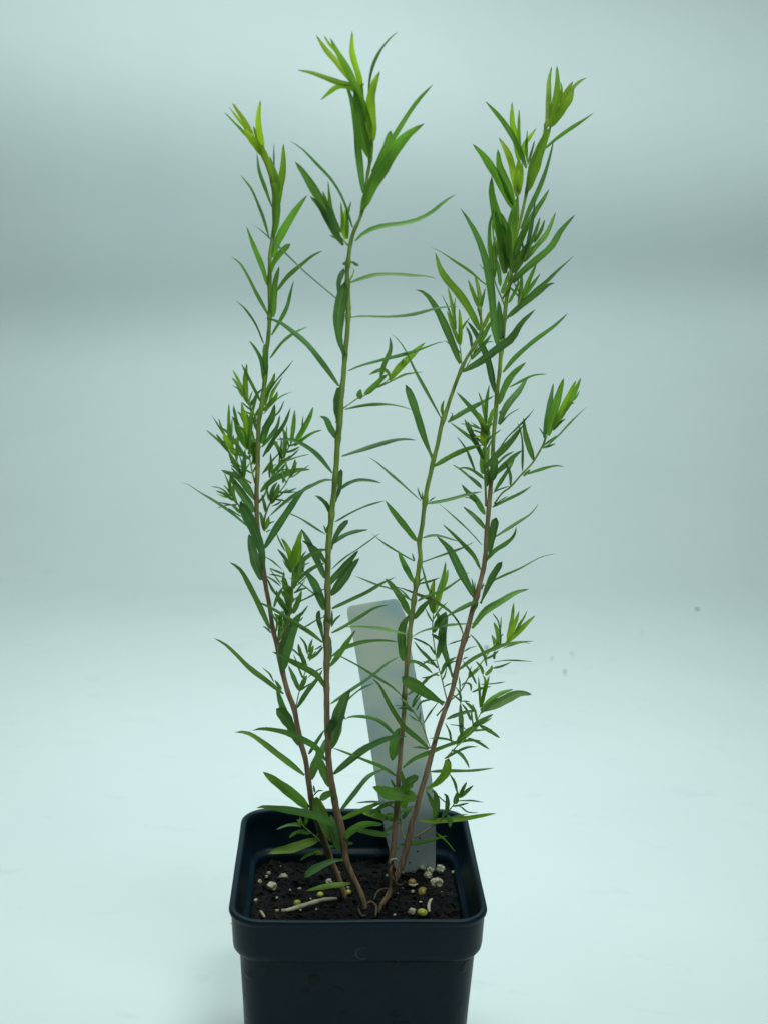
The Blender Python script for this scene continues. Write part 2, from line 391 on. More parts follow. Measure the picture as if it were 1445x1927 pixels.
# ---------------------------------------------------------------- soil and what lies on it
SZ = HP - 0.0205
def soil_h(x, y):
    h = noise.noise(Vector((x * 55, y * 55, 2))) * 0.0020 + noise.noise(Vector((x * 160, y * 160, 5))) * 0.0024
    h += noise.noise(Vector((x * 420, y * 420, 9))) * 0.0014 + noise.noise(Vector((x * 900, y * 900, 4))) * 0.0004
    h -= 0.0012 * math.exp(-((x - 0.034) ** 2 + (y + 0.01) ** 2) / 0.0003)
    return SZ + h
def soil():
    n = 190; half = 0.0388
    vs, fs, idx = [], [], {}
    for j in range(n + 1):
        for i in range(n + 1):
            x = -half + 2 * half * i / n; y = -half + 2 * half * j / n
            # squeeze square grid into the rounded corners
            ax, ay = abs(x), abs(y)
            c = half - 0.0088
            if ax > c and ay > c:
                d = math.hypot(ax - c, ay - c)
                mmax = max(ax - c, ay - c)
                if d > 1e-9:
                    s = mmax / d
                    x = math.copysign(c + (ax - c) * s, x); y = math.copysign(c + (ay - c) * s, y)
            vs.append(Vector((x, y, soil_h(x, y))))
    for j in range(n):
        for i in range(n):
            a = j * (n + 1) + i
            fs.append((a, a + 1, a + n + 2, a + n + 1))
    # closed round the edge and underneath, so it is a slab of soil and not a sheet
    rim = [i for i in range(n + 1)] + [(j + 1) * (n + 1) - 1 for j in range(1, n + 1)] + [n * (n + 1) + i for i in range(n - 1, -1, -1)] + [j * (n + 1) for j in range(n - 1, 0, -1)]
    b0 = len(vs)
    for q in rim: vs.append(Vector((vs[q].x * 0.93, vs[q].y * 0.93, 0.03)))
    L = len(rim)
    for q in range(L): fs.append((rim[q], b0 + q, b0 + (q + 1) % L, rim[(q + 1) % L]))
    fs.append(tuple(b0 + q for q in range(L)))
    o = mesh_obj('potting_soil', vs, fs, M_soil, None)
    o.rotation_euler = (0, 0, YAW)
    tag(o, 'dark moist potting mix filling the square black pot', 'soil', kind='stuff')
    # loose bark fibres and crumbs on top: uncountable
    bm_v, bm_f = [], []
    rnd = random.Random(3)
    for k in range(1500):
        x = rnd.uniform(-0.037, 0.037); y = rnd.uniform(-0.037, 0.037)
        z = soil_h(x, y) + 0.0002
        L = rnd.choice([0.0005, 0.0008, 0.0012, 0.002, 0.0032]); wd = rnd.uniform(0.0002, 0.0007)
        a = rnd.uniform(0, 6.28); t = rnd.uniform(-0.5, 0.5)
        d = Vector((math.cos(a) * math.cos(t), math.sin(a) * math.cos(t), math.sin(t)))
        s = d.cross(Vector((0, 0, 1))).normalized(); u = s.cross(d)
        b0 = len(bm_v)
        for e, sc in ((-1, 0.6), (0, 1.0), (1, 0.4)):
            c0 = Vector((x, y, z)) + d * (L * e) + s * rnd.uniform(-wd, wd) * 0.5
            for q in range(4):
                an = math.pi / 2 * q + rnd.uniform(-0.3, 0.3)
                bm_v.append(c0 + (s * math.cos(an) + u * math.sin(an) * 0.6) * wd * sc)
        for e in range(2):
            for q in range(4):
                p = b0 + e * 4 + q; p2 = b0 + e * 4 + (q + 1) % 4
                bm_f.append((p, p2, p2 + 4, p + 4))
        bm_f.append((b0 + 3, b0 + 2, b0 + 1, b0)); bm_f.append((b0 + 8, b0 + 9, b0 + 10, b0 + 11))
    o = mesh_obj('bark_crumbs', bm_v, bm_f, M_chip, None, smooth=False)
    o.rotation_euler = (0, 0, YAW)
    tag(o, 'fine dark bark fibres and crumbs strewn over the potting mix', 'mulch', kind='stuff')
soil()

def lump(name, px, py, w_px, h_px, mat, label, cat, group=None, rough=0.25, sd=0, lift=0.35, squash=1.0):
    """rounded irregular grain resting on the soil at a photo position"""
    c = at_z(px, py + h_px * 0.25, SZ + 0.0006)
    sc = F_PX / (c - CAM).dot(fw)
    rx = w_px / 2 / sc; rz = h_px / 2 / sc * squash
    bm = bmesh.new(); bmesh.ops.create_icosphere(bm, subdivisions=4, radius=1)
    for v in bm.verts:
        p = v.co.copy()
        k = 1 + rough * noise.noise(p * 1.6 + Vector((sd * 7.3, 1, 2))) + rough * 0.5 * noise.noise(p * 4.2 + Vector((sd, 3, 9))) + rough * 0.2 * noise.noise(p * 10 + Vector((sd, 3, 9)))
        v.co = Vector((p.x * rx, p.y * (rx + rz) / 2, p.z * rz)) * k
    me = bpy.data.meshes.new(name); bm.to_mesh(me); bm.free()
    for p in me.polygons: p.use_smooth = True
    me.materials.append(mat)
    o = bpy.data.objects.new(name, me); COL.objects.link(o)
    o.location = (c.x, c.y, c.z + rz * lift); o.rotation_euler = (0, 0, sd * 1.3)
    tag(o, label, cat, group)
    return o
G = 'perlite grains on the soil'
big = [
    (511, 1651, 16, 15, 'pale rounded perlite grain left of centre, just above the largest left grain'),
    (512, 1666, 20, 16, 'wide cream perlite grain, largest on the left side of the soil'),
    (533, 1651, 17, 17, 'squarish cream perlite grain just right of the widest left grain'),
    (507, 1608, 22, 18, 'rough tan perlite lump under the broad pale leaf tip, back left corner'),
    (489, 1659, 8, 9, 'small oval cream perlite grain nearest the left pot wall'),
    (619, 1659, 13, 12, 'pale perlite grain beside the leaning brown stem on the left'),
    (810, 1624, 18, 16, 'upper knobbly perlite grain at the foot of the white plant tag'),
    (809, 1636, 15, 13, 'middle perlite grain of the stack at the foot of the plant tag'),
    (805, 1646, 15, 14, 'lowest perlite grain of the stack below the plant tag'),
    (828, 1634, 15, 17, 'crooked cream perlite grain right of the stack by the tag'),
    (821, 1660, 24, 23, 'largest cream perlite grain in the right half of the pot'),
    (795, 1632, 14, 12, 'dull perlite grain left of the stack by the tag foot'),
    (775, 1714, 16, 11, 'jagged pale perlite flake beside the yellow bead at the front rim'),
    (853, 1641, 8, 6, 'small greyish perlite grain alone towards the right pot wall'),
]
big[0] = (506, 1643, 7, 8, 'small cream perlite grain right above the pair of large left grains')
for i, (x, y, a, b_, lb) in enumerate(big):
    lump('perlite_grain', x, y, a, b_, M_perl, lb, 'perlite', G, 0.34, i + 1, 0.2)
specks = [(502, 1650, 6, 5), (528, 1632, 5, 5), (564, 1673, 7, 5), (482, 1695, 8, 8), (521, 1690, 5, 6), (497, 1690, 4, 5), (546, 1676, 5, 5), (681, 1648, 6, 8),
          (757, 1643, 6, 7), (655, 1671, 6, 4), (776, 1678, 8, 5), (754, 1672, 8, 4), (748, 1684, 6, 6), (476, 1602, 7, 9), (857, 1629, 6, 4), (830, 1680, 6, 5),
          (623, 1632, 4, 4), (638, 1643, 5, 5), (585, 1692, 4, 4), (728, 1648, 5, 6), (606, 1697, 4, 5), (791, 1698, 6, 3), (596, 1712, 6, 5), (566, 1713, 5, 4), (742, 1722, 6, 4)]
for i, (x, y, a, b_) in enumerate(specks):
    lump('perlite_speck', x, y, a, b_, M_perl, 'tiny white perlite speck scattered on the dark potting mix', 'perlite', 'tiny perlite specks', 0.35, i + 30)
beads = [
    (560, 1700, 15, 14, M_yellow, 'round yellow-green fertiliser bead beside the dried strip of leaf'),
    (603, 1684, 14, 12, M_yellow, 'dull yellow bead half hidden under a pale green leaf, left of the stems'),
    (656, 1679, 10, 10, M_yellow, 'small olive bead between the two left stems'),
    (775, 1660, 16, 13, M_amber, 'small amber bead right of the forked stem'),
    (795, 1678, 24, 16, M_amber, 'large brown oval bead in the right half of the pot'),
    (794, 1717, 20, 15, M_yellow, 'glossy yellow bead against the front rim'),
]
for i, (x, y, a, b_, mt, lb) in enumerate(beads):
    lump('fertiliser_bead', x, y, a, b_, mt, lb, 'bead', 'fertiliser beads on the soil', 0.07, i + 60)

# crumbs lying on the backdrop
for i, (x, y, s, lb) in enumerate([(1312, 1146, 9, 'dark crumb far right on the white backdrop near its bright bend'), (915, 1218, 11, 'round dark crumb on the backdrop just right of the plant'),
                                   (1062, 1263, 9, 'grey crumb on the white backdrop, lowest of the three right of the plant'), (1076, 1230, 6, 'faint crumb on the backdrop, rightmost of the three right of the plant'),
                                   (1038, 1238, 6, 'faint crumb on the backdrop, between the round dark crumb and the rightmost faint one'), (435, 1738, 5, 'tiny tan crumb on the backdrop beside the left corner of the pot rim'),
                                   (1208, 1190, 4, 'minute dark fleck on the white backdrop at mid right')]):
    c = at_z(x, y, 0.0004)
    r0 = s * 0.36 / (F_PX / (c - CAM).dot(fw))
    bm = bmesh.new(); bmesh.ops.create_icosphere(bm, subdivisions=2, radius=r0)
    for v in bm.verts: v.co = v.co * (1 + 0.5 * noise.noise(v.co * 900 + Vector((i, 0, 0)))); v.co.z *= 0.5
    me = bpy.data.meshes.new('soil_crumb'); bm.to_mesh(me); bm.free(); me.materials.append(M_crumb if i != 5 else M_dry)
    o = bpy.data.objects.new('soil_crumb', me); COL.objects.link(o); o.location = (c.x, c.y, r0 * 0.35)
    tag(o, lb, 'crumb', 'soil crumbs on the backdrop')

# ---------------------------------------------------------------- plant tag
M_tag, nt, N = nmat('white_tag_plastic')
out = N('ShaderNodeOutputMaterial'); b = N('ShaderNodeBsdfPrincipled', i_Roughness=0.5)
tc = N('ShaderNodeTexCoord')
n1 = N('ShaderNodeTexNoise', i_Scale=75.0, i_Detail=1.5); n2 = N('ShaderNodeTexVoronoi', i_Scale=330.0); n3 = N('ShaderNodeTexNoise', i_Scale=130.0, i_Detail=2.0)
for n in (n1, n2, n3): nt.links.new(tc.outputs['Object'], n.inputs['Vector'])
# bluish ink of the writing on the far side showing faintly through the plastic
ri = ramp(N, [(0.42, (0.84, 0.85, 0.77)), (0.70, (0.68, 0.77, 0.78))]); nt.links.new(n1.outputs[0], ri.inputs[0])
sep = N('ShaderNodeSeparateXYZ'); nt.links.new(tc.outputs['Object'], sep.inputs[0])
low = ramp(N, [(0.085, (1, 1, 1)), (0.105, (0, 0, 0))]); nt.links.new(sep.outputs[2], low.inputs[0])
rd = ramp(N, [(0.10, (1, 1, 1)), (0.16, (0, 0, 0))]); nt.links.new(n2.outputs['Distance'], rd.inputs[0])
rn = ramp(N, [(0.47, (0, 0, 0)), (0.53, (1, 1, 1))]); nt.links.new(n3.outputs[0], rn.inputs[0])
q1 = N('ShaderNodeMath', operation='MULTIPLY'); nt.links.new(rd.outputs[0], q1.inputs[0]); nt.links.new(rn.outputs[0], q1.inputs[1])
q2 = N('ShaderNodeMath', operation='MULTIPLY'); nt.links.new(q1.outputs[0], q2.inputs[0]); nt.links.new(low.outputs[0], q2.inputs[1])
cb = N('ShaderNodeMix', data_type='RGBA'); nt.links.new(low.outputs[0], cb.inputs[0]); nt.links.new(ri.outputs[0], cb.inputs[6]); cb.inputs[7].default_value = (0.60, 0.65, 0.66, 1)  # lower end painted darker: the pot's shadow put into the tag colour
mx = N('ShaderNodeMix', data_type='RGBA'); mx.inputs[7].default_value = (0.02, 0.02, 0.02, 1)
nt.links.new(q2.outputs[0], mx.inputs[0]); nt.links.new(cb.outputs[2], mx.inputs[6]); nt.links.new(mx.outputs[2], b.inputs['Base Color'])
tr = N('ShaderNodeBsdfTranslucent'); nt.links.new(mx.outputs[2], tr.inputs[0])
ms = N('ShaderNodeMixShader'); ms.inputs[0].default_value = 0.55
nt.links.new(b.outputs[0], ms.inputs[1]); nt.links.new(tr.outputs[0], ms.inputs[2]); nt.links.new(ms.outputs[0], out.inputs[0])
TAG_Y = 0.0335
def tag_y(py):  # the tag leans back a little towards its top
    return TAG_Y + (1618 - py) / 470 * 0.010
outline = [(655, 1147), (657, 1143), (662, 1141), (702, 1134), (743, 1128), (748, 1130), (756, 1146), (762, 1158), (770, 1210), (790, 1315), (803, 1395), (812, 1470),
           (818, 1535), (819, 1580), (818, 1640), (760, 1660), (742, 1640), (728, 1580), (712, 1500), (695, 1390), (677, 1270), (664, 1195), (657, 1170), (654, 1155)]
front = [at_y(x, y, tag_y(y)) for x, y in outline]
nrm = (front[12] - front[4]).cross(front[20] - front[4]).normalized()
if nrm.y < 0: nrm = -nrm
n = len(front)
vs = front + [p + nrm * 0.0005 for p in front]
fs = [tuple(range(n)), tuple(reversed(range(n, 2 * n)))] + [(i, (i + 1) % n, (i + 1) % n + n, i + n) for i in range(n)]
pt = mesh_obj('plant_tag', vs, fs, M_tag, None, smooth=False)
bv = pt.modifiers.new('edge', 'BEVEL'); bv.width = 0.00015; bv.segments = 2; bv.limit_method = 'ANGLE'
tag(pt, 'blank white plastic plant tag stuck in the soil behind the stems, leaning left', 'plant tag')

# ---------------------------------------------------------------- plants
# main stems: photo x, y, width in photo pixels; depth in metres follows
STEMS = {
 '1': [(649,1692,15),(636,1655,15),(625,1626,15),(611,1586,14),(596,1545,13),(588,1519,12),(581,1473,11.5),(576,1433,11),(566,1395,11),(555,1340,11.5),(542,1304,11),(534,1270,10.5),(524,1230,10),(516,1192,9.5),(506,1133,9.5),(496.6,1078,9),(488,1020,9),(486,990,9),(483,950,9),(484,910,9.5),(486,872,9.5),(486,843,9),(487,801,9),(493,760,9),(497,730,8.5),(500,703,8),(502,660,8),(506,620,8),(508,580,8),(507,540,8),(509,480,7.5),(515,440,7),(516,393,6.5),(512,344,6),(501,306,6),(487,278,6),(472,253,4)],
 '2': [(686,1714,13),(683,1694,14),(674,1673,13),(661,1647,14),(650.5,1617,14),(647,1586,15),(641,1554,15),(634,1527,15),(628,1500,14),(623.5,1473,13.5),(619,1433,13),(617,1390,12),(616,1357,12),(614.5,1280,12),(615,1230,12),(615,1190,12),(617,1150,12),(617,1110,11.5),(618,1050,11),(620,1010,11),(625,960,11),(629,920,11),(632,880,11),(636,830,11.5),(640,786,12),(643,740,11),(646,710,10),(649,670,10),(653,630,10),(655,590,9),(655,540,9),(654,510,8.5),(656,484,8),(660,458,8),(668,430,7),(680,404,6.5),(686,365,6),(690.6,334,6),(696.5,303,5.5),(700,263,5),(702,232,3)],
 '3': [(716,1712,9),(720,1701,11),(730,1686,12),(737,1668,12),(735.6,1650,12),(734.6,1626,12),(739.5,1597,11.5),(744,1558,11),(746,1523,10.5),(749,1484,10),(750,1454,9.5),(754,1414,9.5),(757,1373,9.5),(760,1333,9.5),(762,1292,9.5),(766,1252,9.5),(770,1201,9.5),(774,1161,9.5),(780,1120,9.5),(786,1080,9.5),(790,1050,9.5),(788,1020,9),(793,990,9),(797,960,9),(803,920,9),(812,880,9),(822,840,8.5),(834,790,8.5),(843,762,8),(856,724,7.5),(868,694,7.5),(878,672,6.5),(890,655,6.5),(903,632,6),(906,612,6),(904,590,5),(902,575,3.5)],
 '4': [(737,1668,12),(744,1655,13),(751,1639.5,14),(761,1608.5,13.5),(770,1574,13),(776,1543,12.5),(781,1530,12),(788,1504,11.5),(798,1470,11),(807,1440,11),(815,1408,10.5),(826,1370,10.5),(836,1340,10),(850,1300,10),(859.6,1256,10.5),(868,1223,10.5),(879.5,1184.6,10.5),(888,1151,10),(896,1123,10),(908,1077,9.5),(912,1050,9),(914,1030,9),(917,990,9),(919,960,9),(922,920,8.5),(926,880,8),(928,830,8),(931,790,8),(934,750,8),(938,710,8),(942,670,8),(946,640,8.5),(949,600,8.5),(953,560,8),(959,531,7.5),(963,496,7),(972,440,6),(983,395,6),(990,362,6),(996,333,7),(1007,304,7),(1019,265,6),(1029,226,5),(1036,190,3)],
}
